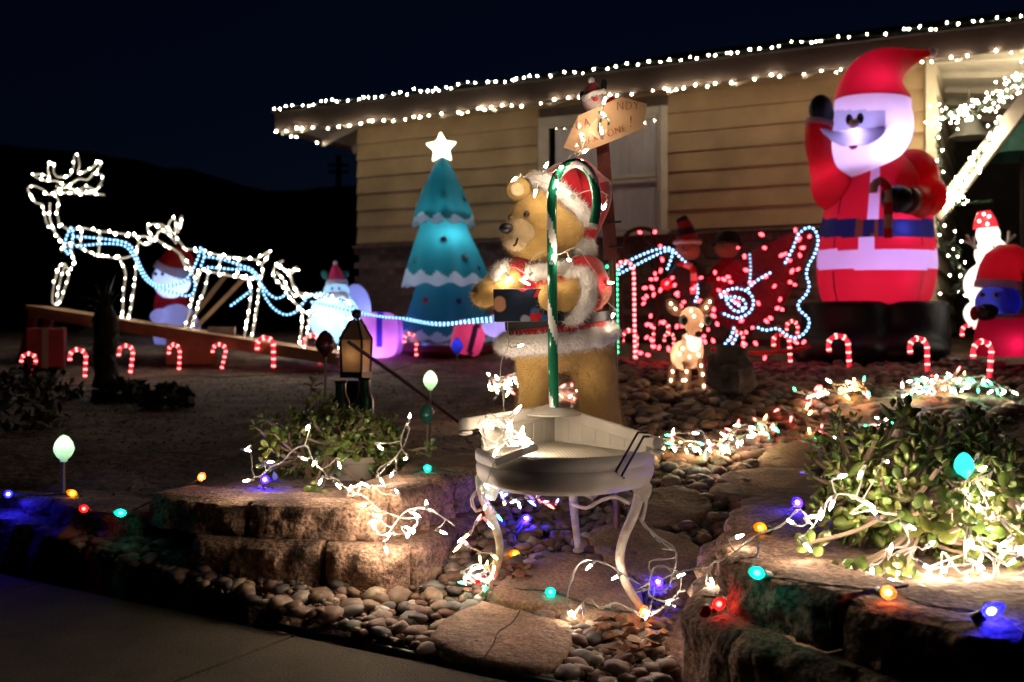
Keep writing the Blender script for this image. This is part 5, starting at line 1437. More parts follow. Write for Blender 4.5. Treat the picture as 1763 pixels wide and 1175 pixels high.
def c9_glass(name, col, lit):
    m = bpy.data.materials.new(name); nt, N, L = nodes_of(m); b = N['Principled BSDF']
    b.inputs['Base Color'].default_value = (*[min(.9, c) for c in col], 1); b.inputs['Roughness'].default_value = .15
    tl = N.new('ShaderNodeBsdfTranslucent'); tl.inputs['Color'].default_value = (*col, 1)
    tp = N.new('ShaderNodeBsdfTransparent'); tp.inputs['Color'].default_value = (*[c ** .5 for c in col], 1)
    m1 = N.new('ShaderNodeMixShader'); m1.inputs[0].default_value = .7; m2 = N.new('ShaderNodeMixShader'); m2.inputs[0].default_value = .5
    L.new(b.outputs[0], m1.inputs[1]); L.new(tl.outputs[0], m1.inputs[2]); L.new(m1.outputs[0], m2.inputs[1]); L.new(tp.outputs[0], m2.inputs[2]); L.new(m2.outputs[0], N['Material Output'].inputs['Surface'])
    return m
C9 = {k: bulb_mesh('bulb', (c9_glass('c9_glass_%s' % k, c, s), em('c9_core_%s' % k, [min(1, .12 + q) for q in c], s * 8)), GSOCK, 'c9') for k, (c, s) in {'blue': ((.012, .010, 1), 100), 'yellow': ((1, .46, .03), 2.6), 'red': ((1, .05, .04), 4), 'teal': ((.02, .75, .62), 4.5), 'orange': ((1, .30, .08), 7), 'violet': ((.04, .012, 1), 110), 'off': ((.2, .01, .01), 0)}.items()}
E_EAVE2 = em('eave_dim_glow', (1.0, .80, .50), 90); E_DEER2 = em('deer_dim_glow', (1.0, .90, .66), 14); E_DEER3 = em('deer_mid_glow', (1.0, .93, .74), 34)
DOT_E2 = bulb_mesh('bulb', E_EAVE2, None, 'dot'); DOT_DEERS = [bulb_mesh('bulb', e_, None, 'dot') for e_ in (E_DEER, E_DEER, E_DEER3, E_DEER2)]
DOT_EAVE, DOT_DEER, DOT_PORCH = bulb_mesh('bulb', E_EAVE, None, 'dot'), bulb_mesh('bulb', E_DEER, None, 'dot'), bulb_mesh('bulb', E_PORCH, None, 'dot')
OVAL_RED = bulb_mesh('bulb', em('red_oval_glow', (1, .03, .04), 15), None, 'oval')

def orient(d):
    return Vector((0, 0, 1)).rotation_difference(Vector(d).normalized())
def add_bulb(root, me, pos, d, sc=1.0):
    o = link('bulb', me, root)
    o.location = Vector(pos) - OFF[root.name]
    o.rotation_mode = 'QUATERNION'; o.rotation_quaternion = orient(d); o.scale = (sc, sc, sc)
    return o
lrs = random.Random(21)
def rdir(down=0, tow=0):
    return Vector((lrs.gauss(0, 1), lrs.gauss(0, 1) - tow, lrs.gauss(0, 1) - down)).normalized()
def wire(m, path, r, twist=True):
    if not twist: m.tube(path, r, 5); return
    for ph in (0, math.pi):
        q = []
        for i, p in enumerate(path):
            t = path[min(i + 1, len(path) - 1)] - path[max(i - 1, 0)]
            t = t.normalized() if t.length > 1e-9 else Vector((1, 0, 0))
            u = t.cross(Vector((.2, .3, 1))).normalized(); w = t.cross(u); a = i * .9 + ph
            q.append(p + (u * math.cos(a) + w * math.sin(a)) * r * 1.05)
        m.tube(q, r * .72, 5)
def string(name, label, pts, meshes, spacing=.1, wm=WIRE_WHITE, r=.0016, twist=True, at=None, group=None, jit=.012, off=.01, down=.4, tow=.3, step=.012, cat='string lights', sc=1.0, root=None):
    path = spline(pts, step)
    path = [p + Vector((noise.noise(p * 14), noise.noise(p * 14 + Vector((9, 0, 0))), noise.noise(p * 14 + Vector((0, 9, 0))))) * jit for p in path]
    rt = root or empty(name, path[0], label, cat, group)
    m = MB(); wire(m, path, r, twist)
    B = []
    if at is None:
        for p, t in along(path, spacing, spacing * .4): B.append((p, rdir(down, tow)))
    else:
        for a in at:
            p = Vector(a[:3]) if isinstance(a, Vector) else W(*a[:3])
            B.append((p, rdir(down, tow)))
    for p, d in B:
        k = min(path, key=lambda q: (q - p).length)
        if (k - p).length > .006: m.tube(spline([k, k.lerp(p, .5) + Vector((0, 0, -.006)), p], .01), r, 5)
    m.build('wire', wm, rt)
    for p, d in B:
        add_bulb(rt, lrs.choice(meshes), p, d, sc * lrs.uniform(.9, 1.1))
    return rt
def tangle(guide, n, amp, lift=.0, seed=1):
    """a loose heap of wire laid along a guide line"""
    rs = random.Random(seed); P = spline(guide, .02); out = []; amp *= .8; n = int(n * .85)
    for i in range(n):
        t = (i / n) * .86 + rs.uniform(0, .14); p = P[min(len(P) - 1, int(t * (len(P) - 1)))]
        out.append(p + Vector((rs.gauss(0, amp), rs.gauss(0, amp), abs(rs.gauss(0, amp * .45)) + lift)))
    return out

# eaves: one string on the gutter line, one under the fascia
def eave_string(lab, o, z, s0, s1, sp, side=False, amp=.02, me=DOT_EAVE):
    pts = [(H(s0 + (s1 - s0) * i / 60, o, z) if not side else H(SE + .03, o - i / 60 * s1, z)) + Vector((0, 0, lrs.uniform(-amp, amp))) for i in range(61)]
    rt = empty('eave_lights', pts[0], lab, 'string lights', 'white eave light strings')
    m = MB(); m.tube(pts, .003, 5); m.build('wire', WIRE_GREEN, rt)
    d = 0
    for p, t in along(pts, .012):
        d -= .012
        if d <= 0:
            add_bulb(rt, me if lrs.random() < .8 else DOT_E2, p + Vector((0, -.02, lrs.uniform(-.018, .018))), (0, 0, 1), lrs.uniform(.7, 1.0)); d = sp * .82 * lrs.choice((.35, .7, 1, 1, 1.15, 1.4, 1.9))
    return rt
eave_string('white lights along the roof edge on top of the gutter', OE + .06, ZE + .20, SE, -1.2, .088)
eave_string('white lights hanging under the lower edge of the front fascia', OE + .03, ZE - .055, SE, -1.2, .125, amp=.015)
eave_string('white lights under the left side eave of the house', OE - .0, ZE - .03, 0, 3.2, .105, True)
# porch garland, thickly wound with lights
def cluster(name, lab, pts, n, amp, me, sc=1.0, lift=0):
    P = spline([W(*p) for p in pts], .03)
    rt = empty(name, P[0], lab, 'string lights', 'porch light garlands')
    m = MB()
    for k in range(3): m.tube([p + Vector((lrs.gauss(0, amp * .5), lrs.gauss(0, amp * .5), lrs.gauss(0, amp * .5))) for p in P], .006, 5)
    m.build('wire', WIRE_GREEN, rt)
    for i in range(n):
        p = P[lrs.randrange(len(P))]; add_bulb(rt, me, p + Vector((lrs.gauss(0, amp), lrs.gauss(0, amp), lrs.gauss(0, amp))), (0, 0, 1), sc * lrs.uniform(.8, 1.1))
    return rt
cluster('porch_garland', 'thick garland of white lights swagged across the porch front', [(1618, 205, 8.35), (1640, 195, 8.3), (1665, 192, 8.25), (1700, 180, 8.15), (1730, 160, 8.05), (1775, 132, 7.9)], 130, .05, DOT_PORCH, .95)
cluster('porch_garland', 'white lights wound down the slanting porch barge board', [(1718, 210, 7.9), (1700, 245, 7.95), (1678, 285, 8.0), (1655, 315, 8.1), (1632, 350, 8.2)], 75, .032, DOT_PORCH, .95)
cluster('corner_light_string', 'few white lights down the corner post of the house', [(1616, 230, 8.4), (1618, 300, 8.4), (1617, 370, 8.4), (1620, 430, 8.4)], 9, .03, DOT_PORCH)
cluster('porch_garland', 'thin row of white lights in the dark under the porch', [(1622, 345, 8.2), (1660, 350, 8.2), (1710, 347, 8.2)], 9, .015, DOT_PORCH, .9)
cluster('porch_garland', 'white lights on the dark shrub left of the lit snowman', [(1628, 410, 7.9), (1645, 440, 7.9), (1655, 480, 7.9), (1645, 505, 7.9)], 14, .05, DOT_PORCH, .9)

# ------------------------------------------------------------------ wire-frame deer
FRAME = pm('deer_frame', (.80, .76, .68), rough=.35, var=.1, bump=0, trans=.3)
ns_ = nodes_of(FRAME)[1]['Principled BSDF']; ns_.inputs['Emission Color'].default_value = (1, .92, .78, 1); ns_.inputs['Emission Strength'].default_value = .10   # glow put into the tubes so the frame shows pale; they are no lamps
def deer(label, Y, wid, outlines, singles, spacing=.085, seed=0, base=None):
    c0 = W(*base, Y); rt = empty('light_up_deer', c0, label, 'lit deer', 'lit wire-frame deer on the ramp')
    paths = []
    for ol in outlines:
        for s in (-1, 1): paths.append(spline([W(x, y, Y + s * wid) for x, y in ol], .02))
    for ol, dy in singles: paths.append(spline([W(x, y, Y + dy) for x, y in ol], .02))
    m = MB()
    for P in paths: m.tube(P, .0085, 6)
    # cross ties between the two sides
    for ol in outlines[:1]:
        for x, y in ol[::3]: m.tube([W(x, y, Y - wid), W(x, y, Y + wid)], .005, 5)
    m.build('wire_frame', FRAME, rt)
    for P in paths:
        for p, t in along(P, spacing * 1.15, spacing * lrs.uniform(.2, .8)):
            if lrs.random() < .88: add_bulb(rt, lrs.choice(DOT_DEERS), p + t * lrs.uniform(-.035, .035) + Vector((0, -.012, lrs.uniform(-.014, .014))), t, lrs.uniform(.75, 1.45))
    return rt
stag = deer('lit wire-frame stag with wide antlers at the high end of the ramp', 9.0, .075,
    [[(100, 385), (118, 395), (140, 393), (170, 398), (205, 402), (235, 408), (237, 425), (228, 440), (205, 445), (170, 440), (140, 428), (118, 418), (105, 432), (112, 425), (100, 408)],
     [(205, 442), (216, 470), (213, 500), (212, 545), (222, 545), (230, 500), (234, 465), (236, 428)],
     [(118, 418), (128, 450), (122, 462)]],
    [([(104, 455), (94, 485), (90, 520), (102, 523), (112, 495), (118, 475), (112, 455), (106, 455)], -.06), ([(112, 456), (102, 490), (98, 522)], .02),
     ([(100, 408), (90, 395), (80, 385), (76, 365), (72, 352), (62, 350), (50, 332), (48, 324), (56, 320), (72, 326), (84, 335), (96, 338), (101, 350), (98, 365), (102, 385), (104, 392)], -.03),
     ([(86, 350), (86, 378), (94, 396)], .03), ([(84, 335), (96, 330), (102, 326), (98, 320)], .0),
     ([(92, 332), (108, 322), (98, 312), (80, 312), (62, 306), (58, 302), (70, 300), (84, 303), (82, 290), (88, 280), (94, 282), (92, 296), (100, 305), (118, 303), (126, 290), (128, 270), (133, 266), (137, 285), (134, 298), (150, 294), (162, 286), (170, 278), (174, 282), (166, 296), (158, 300), (175, 301), (176, 310), (165, 326), (150, 322), (130, 328), (108, 332), (94, 334)], -.02),
     ([(94, 334), (120, 318), (136, 308), (150, 310), (160, 300)], .10), ([(100, 330), (125, 333), (150, 333), (180, 336)], .06), ([(112, 318), (125, 326), (158, 330), (176, 318)], .12),
     ([(236, 408), (252, 408), (262, 416), (250, 422), (238, 414)], .0), ([(172, 398), (170, 440)], -.075), ([(142, 393), (138, 428)], -.075)], .075, 1, (180, 545))
doe = deer('lit wire-frame doe with pointed ears in the middle of the ramp', 8.85, .075,
    [[(318, 428), (345, 432), (380, 440), (415, 445), (440, 448), (452, 462), (448, 480), (430, 478), (400, 476), (370, 470), (345, 466), (335, 478), (325, 455), (312, 440)],
     [(345, 466), (335, 500), (325, 540), (318, 572), (328, 572), (340, 530), (352, 500), (358, 472)],
     [(425, 478), (432, 500), (428, 540), (420, 588), (431, 588), (440, 545), (446, 500), (450, 478)]],
    [([(318, 428), (308, 415), (298, 402), (282, 395), (265, 386), (254, 392), (258, 402), (268, 412), (285, 422), (300, 430), (312, 440)], -.03), ([(268, 412), (275, 398), (290, 404), (304, 420)], .03),
     ([(296, 402), (290, 388), (298, 376), (304, 386), (300, 398)], -.05), ([(302, 400), (308, 384), (313, 372), (312, 388), (304, 402)], .05), ([(265, 386), (276, 386), (288, 392)], .0), ([(310, 440), (320, 460), (332, 470)], .0),
     ([(440, 448), (452, 440), (462, 434), (460, 446), (448, 456)], .0), ([(380, 440), (376, 470)], -.075), ([(412, 445), (408, 476)], -.075)], .075, 2, (380, 588))
faw = deer('smallest lit wire-frame deer at the low end of the ramp', 8.75, .06,
    [[(515, 505), (540, 508), (570, 512), (598, 520), (612, 535), (605, 548), (580, 545), (550, 540), (525, 538), (512, 525)],
     [(520, 535), (520, 560), (516, 596), (525, 596), (530, 565), (535, 538)], [(585, 545), (590, 570), (585, 600), (594, 600), (600, 570), (604, 545)]],
    [([(515, 505), (505, 490), (498, 475), (488, 463), (474, 460), (470, 470), (475, 482), (488, 495), (500, 515), (512, 525)], -.03), ([(475, 468), (485, 478), (497, 498), (508, 512)], .03), ([(488, 463), (495, 470), (510, 460), (512, 463), (497, 474)], -.04), ([(488, 463), (480, 452), (488, 450)], .04), ([(500, 475), (508, 500), (520, 512)], .0)], .055, 3, (540, 596))

# ------------------------------------------------------------------ blue rope light: harness, traces and sleigh outline
E_ROPE = em('blue_rope_led', (.30, .66, 1.0), 3.6)
ROPET = pm('clear_blue_rope', (.05, .16, .40), rough=.25, bump=0, trans=.4)
def rope(name, label, lines, E, tubem, spacing, r=.010, br=.0085, cat='rope light', group=None):
    Ps = [spline([W(*p) for p in ln], .02) for ln in lines]
    rt = empty(name, Ps[0][0], label, cat, group)
    m = MB(); q = MB()
    for P in Ps:
        m.tube(P, r, 7)
        for p, t in along(P, spacing, spacing * .5): q.ell(p + Vector((0, -r * .75, 0)), br, 8, 6)
    m.build('tube', tubem, rt); tag(q.build('led', E, rt), kind='stuff'); return rt
rope('blue_rope_light', 'blue rope light harness looped round the three lit deer', [
    [(124, 390, 8.88), (113, 415, 8.87), (116, 438, 8.88), (124, 425, 8.9), (126, 395, 8.92)],
    [(124, 408, 8.88), (150, 409, 8.88), (190, 413, 8.88), (220, 420, 8.88), (234, 438, 8.88), (243, 460, 8.88), (256, 480, 8.86), (275, 492, 8.8), (300, 491, 8.78), (320, 482, 8.76), (332, 465, 8.75), (343, 440, 8.74), (346, 426, 8.74), (352, 440, 8.74), (345, 462, 8.74)],
    [(130, 425, 8.88), (180, 420, 8.88), (215, 424, 8.88), (232, 445, 8.88), (248, 478, 8.86), (270, 495, 8.8), (300, 505, 8.78), (325, 510, 8.76), (336, 498, 8.75), (334, 480, 8.74)],
    [(350, 442, 8.74), (380, 446, 8.74), (410, 456, 8.74), (435, 465, 8.74), (448, 485, 8.74), (456, 510, 8.72), (470, 530, 8.7), (490, 542, 8.68), (508, 538, 8.66), (522, 522, 8.65), (532, 508, 8.65)],
    [(355, 460, 8.74), (400, 464, 8.74), (430, 466, 8.74), (450, 490, 8.72), (465, 508, 8.7), (480, 514, 8.7), (495, 505, 8.68)], [(396, 528, 8.78), (415, 514, 8.76), (435, 498, 8.74)]], E_ROPE, ROPET, .036)
rope('blue_rope_light', 'pair of blue rope light traces strung from the deer to the bear', [
    [(530, 512, 8.65), (555, 505, 8.6), (590, 520, 8.5), (620, 537, 8.4), (660, 546, 8.2), (700, 549, 8.05), (740, 556, 7.9), (780, 556, 7.8), (820, 550, 7.7), (870, 546, 7.6)],
    [(535, 520, 8.66), (580, 530, 8.5), (630, 542, 8.4), (680, 547, 8.2), (720, 555, 8.0), (760, 560, 7.85), (800, 556, 7.75), (870, 552, 7.6)]], E_ROPE, ROPET, .038)
YG = 7.25
slg = rope('sleigh', 'dark red sleigh outlined in blue rope light beside the big Santa', [
    [(1035, 492, YG - .1), (1050, 482, YG - .1), (1075, 455, YG - .1), (1110, 437, YG - .1), (1140, 428, YG - .1), (1155, 429, YG - .1), (1172, 445, YG - .1), (1190, 462, YG - .1), (1198, 482, YG - .1), (1201, 505, YG - .1), (1196, 520, YG - .1)],
    [(1037, 488, YG), (1085, 462, YG), (1120, 444, YG), (1150, 431, YG), (1158, 436, YG), (1148, 465, YG)],
    [(1350, 456, YG - .3), (1366, 425, YG - .3), (1374, 404, YG - .3), (1390, 392, YG - .3), (1402, 396, YG - .3), (1408, 415, YG - .3), (1402, 438, YG - .3), (1391, 458, YG - .3), (1388, 475, YG - .3), (1393, 492, YG - .3), (1387, 508, YG - .3), (1374, 522, YG - .3), (1376, 534, YG - .3), (1391, 548, YG - .3), (1392, 562, YG - .3), (1382, 576, YG - .3), (1368, 582, YG - .3), (1352, 576, YG - .3), (1338, 566, YG - .3), (1318, 569, YG - .3), (1302, 563, YG - .3)],
    [(1237, 510, YG - .34), (1252, 500, YG - .34), (1272, 497, YG - .34), (1290, 505, YG - .34), (1297, 520, YG - .34), (1290, 538, YG - .34), (1268, 548, YG - .34), (1240, 538, YG - .34)],
    [(1238, 512, YG - .34), (1262, 511, YG - .34), (1281, 518, YG - .34), (1283, 532, YG - .34), (1268, 537, YG - .34), (1253, 524, YG - .34), (1250, 512, YG - .34), (1265, 522, YG - .34), (1284, 535, YG - .34)],
    [(1285, 500, YG - .34), (1302, 484, YG - .34), (1326, 470, YG - .34)], [(1290, 436, YG - .2), (1292, 462, YG - .25), (1290, 488, YG - .3)],
    [(1264, 562, YG - .36), (1258, 580, YG - .36), (1243, 598, YG - .36), (1233, 606, YG - .36), (1248, 604, YG - .36), (1262, 590, YG - .36), (1270, 574, YG - .36)]], E_ROPE, ROPET, .031, cat='sleigh')
BURL = pm('red_mesh_fabric', (.20, .018, .045), rough=.8, var=.35, nscale=7, bump=.6, bscale=60, trans=.25)
nt, N, L = nodes_of(BURL); mo = N['Material Output']; sh = mo.inputs['Surface'].links[0].from_socket; tp = N.new('ShaderNodeBsdfTransparent'); mx = N.new('ShaderNodeMixShader'); mx.inputs[0].default_value = .66; L.new(sh, mx.inputs[1]); L.new(tp.outputs[0], mx.inputs[2]); L.new(mx.outputs[0], mo.inputs['Surface'])   # open-weave netting
sidep = [(1218, 512), (1236, 480), (1262, 452), (1300, 430), (1340, 412), (1380, 398), (1398, 408), (1392, 435), (1376, 470), (1362, 505), (1340, 535), (1305, 558), (1262, 566), (1230, 548)]
for yy in (YG - .30, YG + .30):
    m = MB(); P = spline([W(x, y, yy) for x, y in sidep] + [W(*sidep[0], yy)], .04)[:-1]; m.prism(P, (0, .03, 0)); m.build('side_panel', BURL, slg, smooth=False)
m = MB()
fl = [(1380, 400), (1392, 435), (1362, 505), (1340, 535), (1305, 558), (1262, 566), (1230, 548)]
vs = []
for x, y in fl: vs += [W(x, y, YG - .27), W(x, y, YG + .29) + Vector(((x - CX) / F * -.0, 0, 0)), W(x - 4, y - 3, YG + .29), W(x - 4, y - 3, YG - .27)]
m.add(vs, [(4 * i + k, 4 * i + 4 + k, 4 * i + 4 + (k + 1) % 4, 4 * i + (k + 1) % 4) for i in range(len(fl) - 1) for k in range(4)]); m.build('tub_floor', BURL, slg)
for yy in (YG - .28, YG + .28):
    P = spline([W(1225, 600, yy), W(1245, 606, yy), W(1300, 608, yy), (W(1360, 605, yy)), W(1395, 596, yy)], .04); m = MB(); m.tube(P, .014, 8); m.build('runner', DARK_RED, slg)
    for x in (1262, 1340): one('strut', DARK_RED, slg, 'tube', [W(x, 560, yy), W(x, 607, yy)], .012, 8)
# red bulbs on the sleigh, at the spots the photograph shows
RBX = random.Random(4); RB = [(RBX.uniform(90, 640), RBX.uniform(480, 1120)) for _ in range(22)] + [(RBX.uniform(640, 1330), RBX.uniform(330, 1050)) for _ in range(16)] + [(98, 182), (214, 180), (258, 288), (272, 395), (216, 505), (260, 480), (225, 545), (137, 615), (192, 614), (258, 632), (205, 668), (150, 680), (130, 700), (182, 833), (282, 883), (185, 910), (188, 1020), (103, 1122), (160, 1137), (247, 1080), (1045, 200), (1068, 303), (862, 303), (912, 370), (783, 530), (713, 635), (710, 545), (1308, 166), (1338, 236), (1418, 215), (1365, 303), (1343, 360), (1230, 350), (1282, 485), (1267, 570), (1303, 590), (1145, 602), (1190, 705), (1205, 783), (1020, 735), (890, 872), (700, 897), (630, 940), (975, 925), (1085, 875), (1115, 850), (925, 960), (998, 1047), (855, 1097), (910, 1055), (1303, 1028), (1373, 1036), (1070, 1160), (668, 1026), (440, 725), (560, 716), (385, 915), (155, 900), (150, 1000), (320, 1090)]
def redstr(lab, sel, Yv):
    pts = [W(1080 + x / 4.52, 360 + y / 4.52, Yv + lrs.uniform(-.05, .05)) for x, y in sel]
    order = [pts.pop(0)]
    while pts:
        k = min(range(len(pts)), key=lambda i: (pts[i] - order[-1]).length); order.append(pts.pop(k))
    rt = empty('red_light_string', order[0], lab, 'string lights', 'red light strings on and round the sleigh')
    m = MB(); m.tube(spline(order, .05), .003, 5); m.build('wire', WIRE_GREEN, rt)
    for p in order: add_bulb(rt, OVAL_RED, p, rdir(), lrs.uniform(.75, 1.05))
redstr('red lights over the left half of the sleigh and the twig arch', [b for b in RB if b[0] < 600], YG - .2)
redstr('red lights scattered over the high right half of the sleigh', [b for b in RB if b[0] >= 600 and b[1] < 820], YG - .40)
redstr('red lights along the sleigh runner near the canes', [b for b in RB if b[0] >= 600 and b[1] >= 820], YG - .42)
m = MB(); m.tube(spline([W(1072, 425, 7.6), W(1078, 405, 7.6), W(1098, 394, 7.6), (W(1122, 398, 7.6)), W(1130, 420, 7.6)], .02), .016, 8)
m.tube(spline([W(1072, 425, 7.6), W(1068, 500, 7.6), W(1070, 590, 7.6)], .05), .014, 8); m.tube(spline([W(1130, 420, 7.6), W(1133, 500, 7.6), W(1130, 590, 7.6)], .05), .014, 8)
tag(m.build('twig_arch', pm('dark_twig', (.07, .035, .025), rough=.9)), 'brown twig arch standing under the house window', 'arch')

# dolls riding in the sleigh
FELTP = pm('beige_felt', (.42, .26, .15), rough=.95, var=.1, bump=.3); STRP = pm('green_felt', (.02, .06, .05), rough=.95)
def doll_in(lab, cx, cy, Y, hat, striped):
    b0 = W(cx, cy + 110, Y); rt = empty('sleigh_doll', b0, lab, 'doll', 'dolls in the sleigh')
    m = MB(); m.ell(W(cx, cy + 52, Y), (.12, .1, .17)); m.tube([W(cx - 14, cy + 32, Y), W(cx - 34, cy + 55, Y - .12)], [.05, .035], 10); m.tube([W(cx + 14, cy + 32, Y), W(cx + 26, cy + 50, Y - .12)], [.05, .035], 10); m.tube([W(cx - 8, cy + 80, Y), W(cx - 10, cy + 110, Y - .1)], [.06, .05], 10); m.tube([W(cx + 8, cy + 80, Y), W(cx + 12, cy + 110, Y - .1)], [.06, .05], 10)
    blob('body', m, .013, STRP if striped else DARK_RED, rt, 4)
    one('head', FELTP, rt, 'ell', W(cx, cy, Y - .02), (.092, .08, .075), 18, 12)
    one('nose', pm('felt_nose', (.5, .25, .15), rough=.9), rt, 'ell', W(cx - 2, cy + 2, Y - .10), .015, 10, 7)
    for s in (-8, 7): one('eye', BLACK, rt, 'ell', W(cx + s, cy - 5, Y - .09), .007, 8, 6)
    if striped:
        m = MB(); P = [W(cx, cy - 14, Y), W(cx - 3, cy - 30, Y), W(cx - 6, cy - 45, Y), W(cx - 12, cy - 58, Y)]; pp = spline(P, .012)
        m.tube(pp, [.088 - .055 * i / len(pp) for i in range(len(pp))], 16)
        for i in range(len(m.f)): m.m[i] = ((i // 16) // 4) % 2
        m.build('striped_hat', [DARK_RED, BLACK_CLOTH], rt); fluffy('hat_band', ringpts(W(cx, cy - 14, Y), Vector((.088, 0, .0)), Vector((0, .08, 0))), .016, rt)
        m = MB(); m.tube(spline([W(cx - 16, cy + 20, Y - .08), W(cx, cy + 25, Y - .11), W(cx + 10, cy + 35, Y - .12), W(cx + 10, cy + 75, Y - .14)], .012), .024, 10, flat=.6)
        for i in range(len(m.f)): m.m[i] = ((i // 10) // 4) % 2
        m.build('striped_scarf', [DARK_RED, WHITE_FUR], rt); one('mitten', pm('pink_mitten', (.5, .08, .1), rough=.9), rt, 'ell', W(cx - 36, cy + 58, Y - .13), .045)
    else:
        m = MB(); m.lathe([(.10, 0), (.095, .04), (.07, .085), (.0, .10)], W(cx + 2, cy - 8, Y - .01), 18, cap=False); m.lathe([(.10, 0), (.125, -.005), (.125, .004), (.10, .012)], W(cx - 2, cy - 8, Y - .03), 18); m.build('cap', BLACK_CLOTH, rt)
doll_in('elf doll in a tall striped hat and striped scarf riding in the sleigh', 1184, 432, YG + .0, 0, True)
doll_in('doll in a black cap riding behind the striped elf in the sleigh', 1252, 428, YG + .1, 0, False)

# big outline canes of red and of green rope light behind the post
rope('rope_light_cane', 'tall red rope-light cane standing behind the sign post', [[(1060, 462, 6.5), (1066, 453, 6.5), (1078, 451, 6.5), (1088, 458, 6.5), (1091, 475, 6.5), (1092, 540, 6.5), (1093, 618, 6.5)]], em('red_rope_led', (1, .16, .18), 5), pm('clear_red_rope', (.5, .03, .04), rough=.3, bump=0, trans=.4), .034, .013, .011)
rope('rope_light_cane', 'green rope-light cane half hidden by the bear and the post', [[(1030, 495, 6.5), (1033, 475, 6.5), (1042, 461, 6.5), (1054, 458, 6.5), (1061, 470, 6.5), (1062, 540, 6.5), (1063, 610, 6.5)]], em('green_rope_led', (.05, 1, .45), 3), pm('clear_green_rope', (.02, .3, .15), rough=.3, bump=0, trans=.4), .034, .011, .010)

# ------------------------------------------------------------------ candy canes along the bed
CANE_R = em('cane_red_glow', (.80, .02, .05), .75); CANE_W = em('cane_stripe_glow', (1, .05, .07), .8)  # tube emission stands in for light from lamps inside, stripes reddened to match
CANE_B = em('cane_bulb', (1, .27, .24), 5); STK = pm('clear_stake', (.3, .22, .2), rough=.3, bump=0)
def cane_mesh(H_=.32):
    P = [Vector((0, 0, z * .02)) for z in range(0, 12)]
    r = .080
    for k in range(1, 13): a = math.pi * k / 12 * 1.08; P.append(Vector((-r + r * math.cos(a), 0, .22 + r * math.sin(a))))
    P.append(P[-1] + Vector((.004, 0, -.03)))
    m = MB(); Q = spline(P, .008); m.tube(Q, .0185, 12)
    for i in range(len(m.f)): m.m[i] = 1 if (((i // 12) * .5 + (i % 12)) % 12) < 4 else 0
    tube_ = m.mesh('cane', [CANE_R, CANE_W])
    q = MB()
    L_ = along(Q, .068, .022)
    q.ell((0, 0, 0), (.0198, .0198, .022), 10, 7)
    return tube_, q.mesh('bulb', [CANE_B]), [p for p, t in L_]
CT, CB, CBP = cane_mesh()
sk = MB(); sk.tube([Vector((0, 0, -.12)), Vector((0, 0, .0))], .005, 6); SKM = sk.mesh('stake', [STK])
canes = [(54, 655, 606, -.25, 0, 'leftmost candy cane light in front of the dull red box'), (146, 653, 598, 0, 0, 'candy cane light just left of the yucca'), (224, 646, 592, -.12, .9, 'candy cane light half hidden by the yucca'), (308, 640, 590, -.15, 0, 'candy cane light right of the yucca under the ramp'),
         (381, 638, 590, -.3, 0, 'tilted candy cane light below the loose brick'), (471, 637, 577, 0, 0, 'candy cane light before the low end of the ramp'), (551, 630, 573, 0, .2, 'candy cane light behind the dark red bulb stake'), (717, 616, 570, -.05, 0, 'candy cane light at the foot of the teal tree'),
         (796, 606, 567, -.12, 0, 'candy cane light before the pink striped gift'), (1094, 622, 565, 0, 0, 'candy cane light at the foot of the red rope cane'), (1123, 602, 549, .25, 2.9, 'candy cane light hooked over beside the red rope cane'), (1158, 612, 570, -.1, .3, 'candy cane light just left of the lit fawn'),
         (1279, 612, 567, 0, 0, 'candy cane light at the front of the sleigh'), (1372, 596, 549, 0, 0, 'candy cane light behind the tail of the sleigh'), (1361, 628, 570, 0, 0, 'candy cane light between sleigh and big Santa'), (1463, 643, 573, 0, 0, 'candy cane light before the left boot of Santa'),
         (1597, 650, 579, 0, 0, 'candy cane light right of the big Santa'), (1702, 662, 585, 0, 0, 'nearest candy cane light under the penguin'), (1681, 612, 556, 0, .2, 'candy cane light before the penguin flipper'), (1626, 575, 549, 0, .4, 'far candy cane light at the house corner post')]
for bx_, by_, ty_, tilt, yaw, lab in canes:
    p = g(bx_, by_)
    if by_ < 600: p = W(bx_, by_, 8.3 if bx_ > 1500 else 7.4)
    sc_ = (by_ - ty_ - 6) / F * p.y / .306
    rt = empty('candy_cane_light', p, lab, 'candy cane', 'lit candy canes along the bed')
    rt.rotation_euler = (lrs.uniform(-.07, .07), tilt * -.6 + lrs.uniform(-.07, .07), yaw + lrs.uniform(-.35, .35)); rt.scale = (sc_,) * 3
    for nm, me in (('cane', CT), ('stake', SKM)):
        o = link(nm, me, rt); o.location = (0, 0, .015)
    for bp in CBP:
        o = link('bulb', CB, rt); o.location = bp + Vector((0, 0, .015))

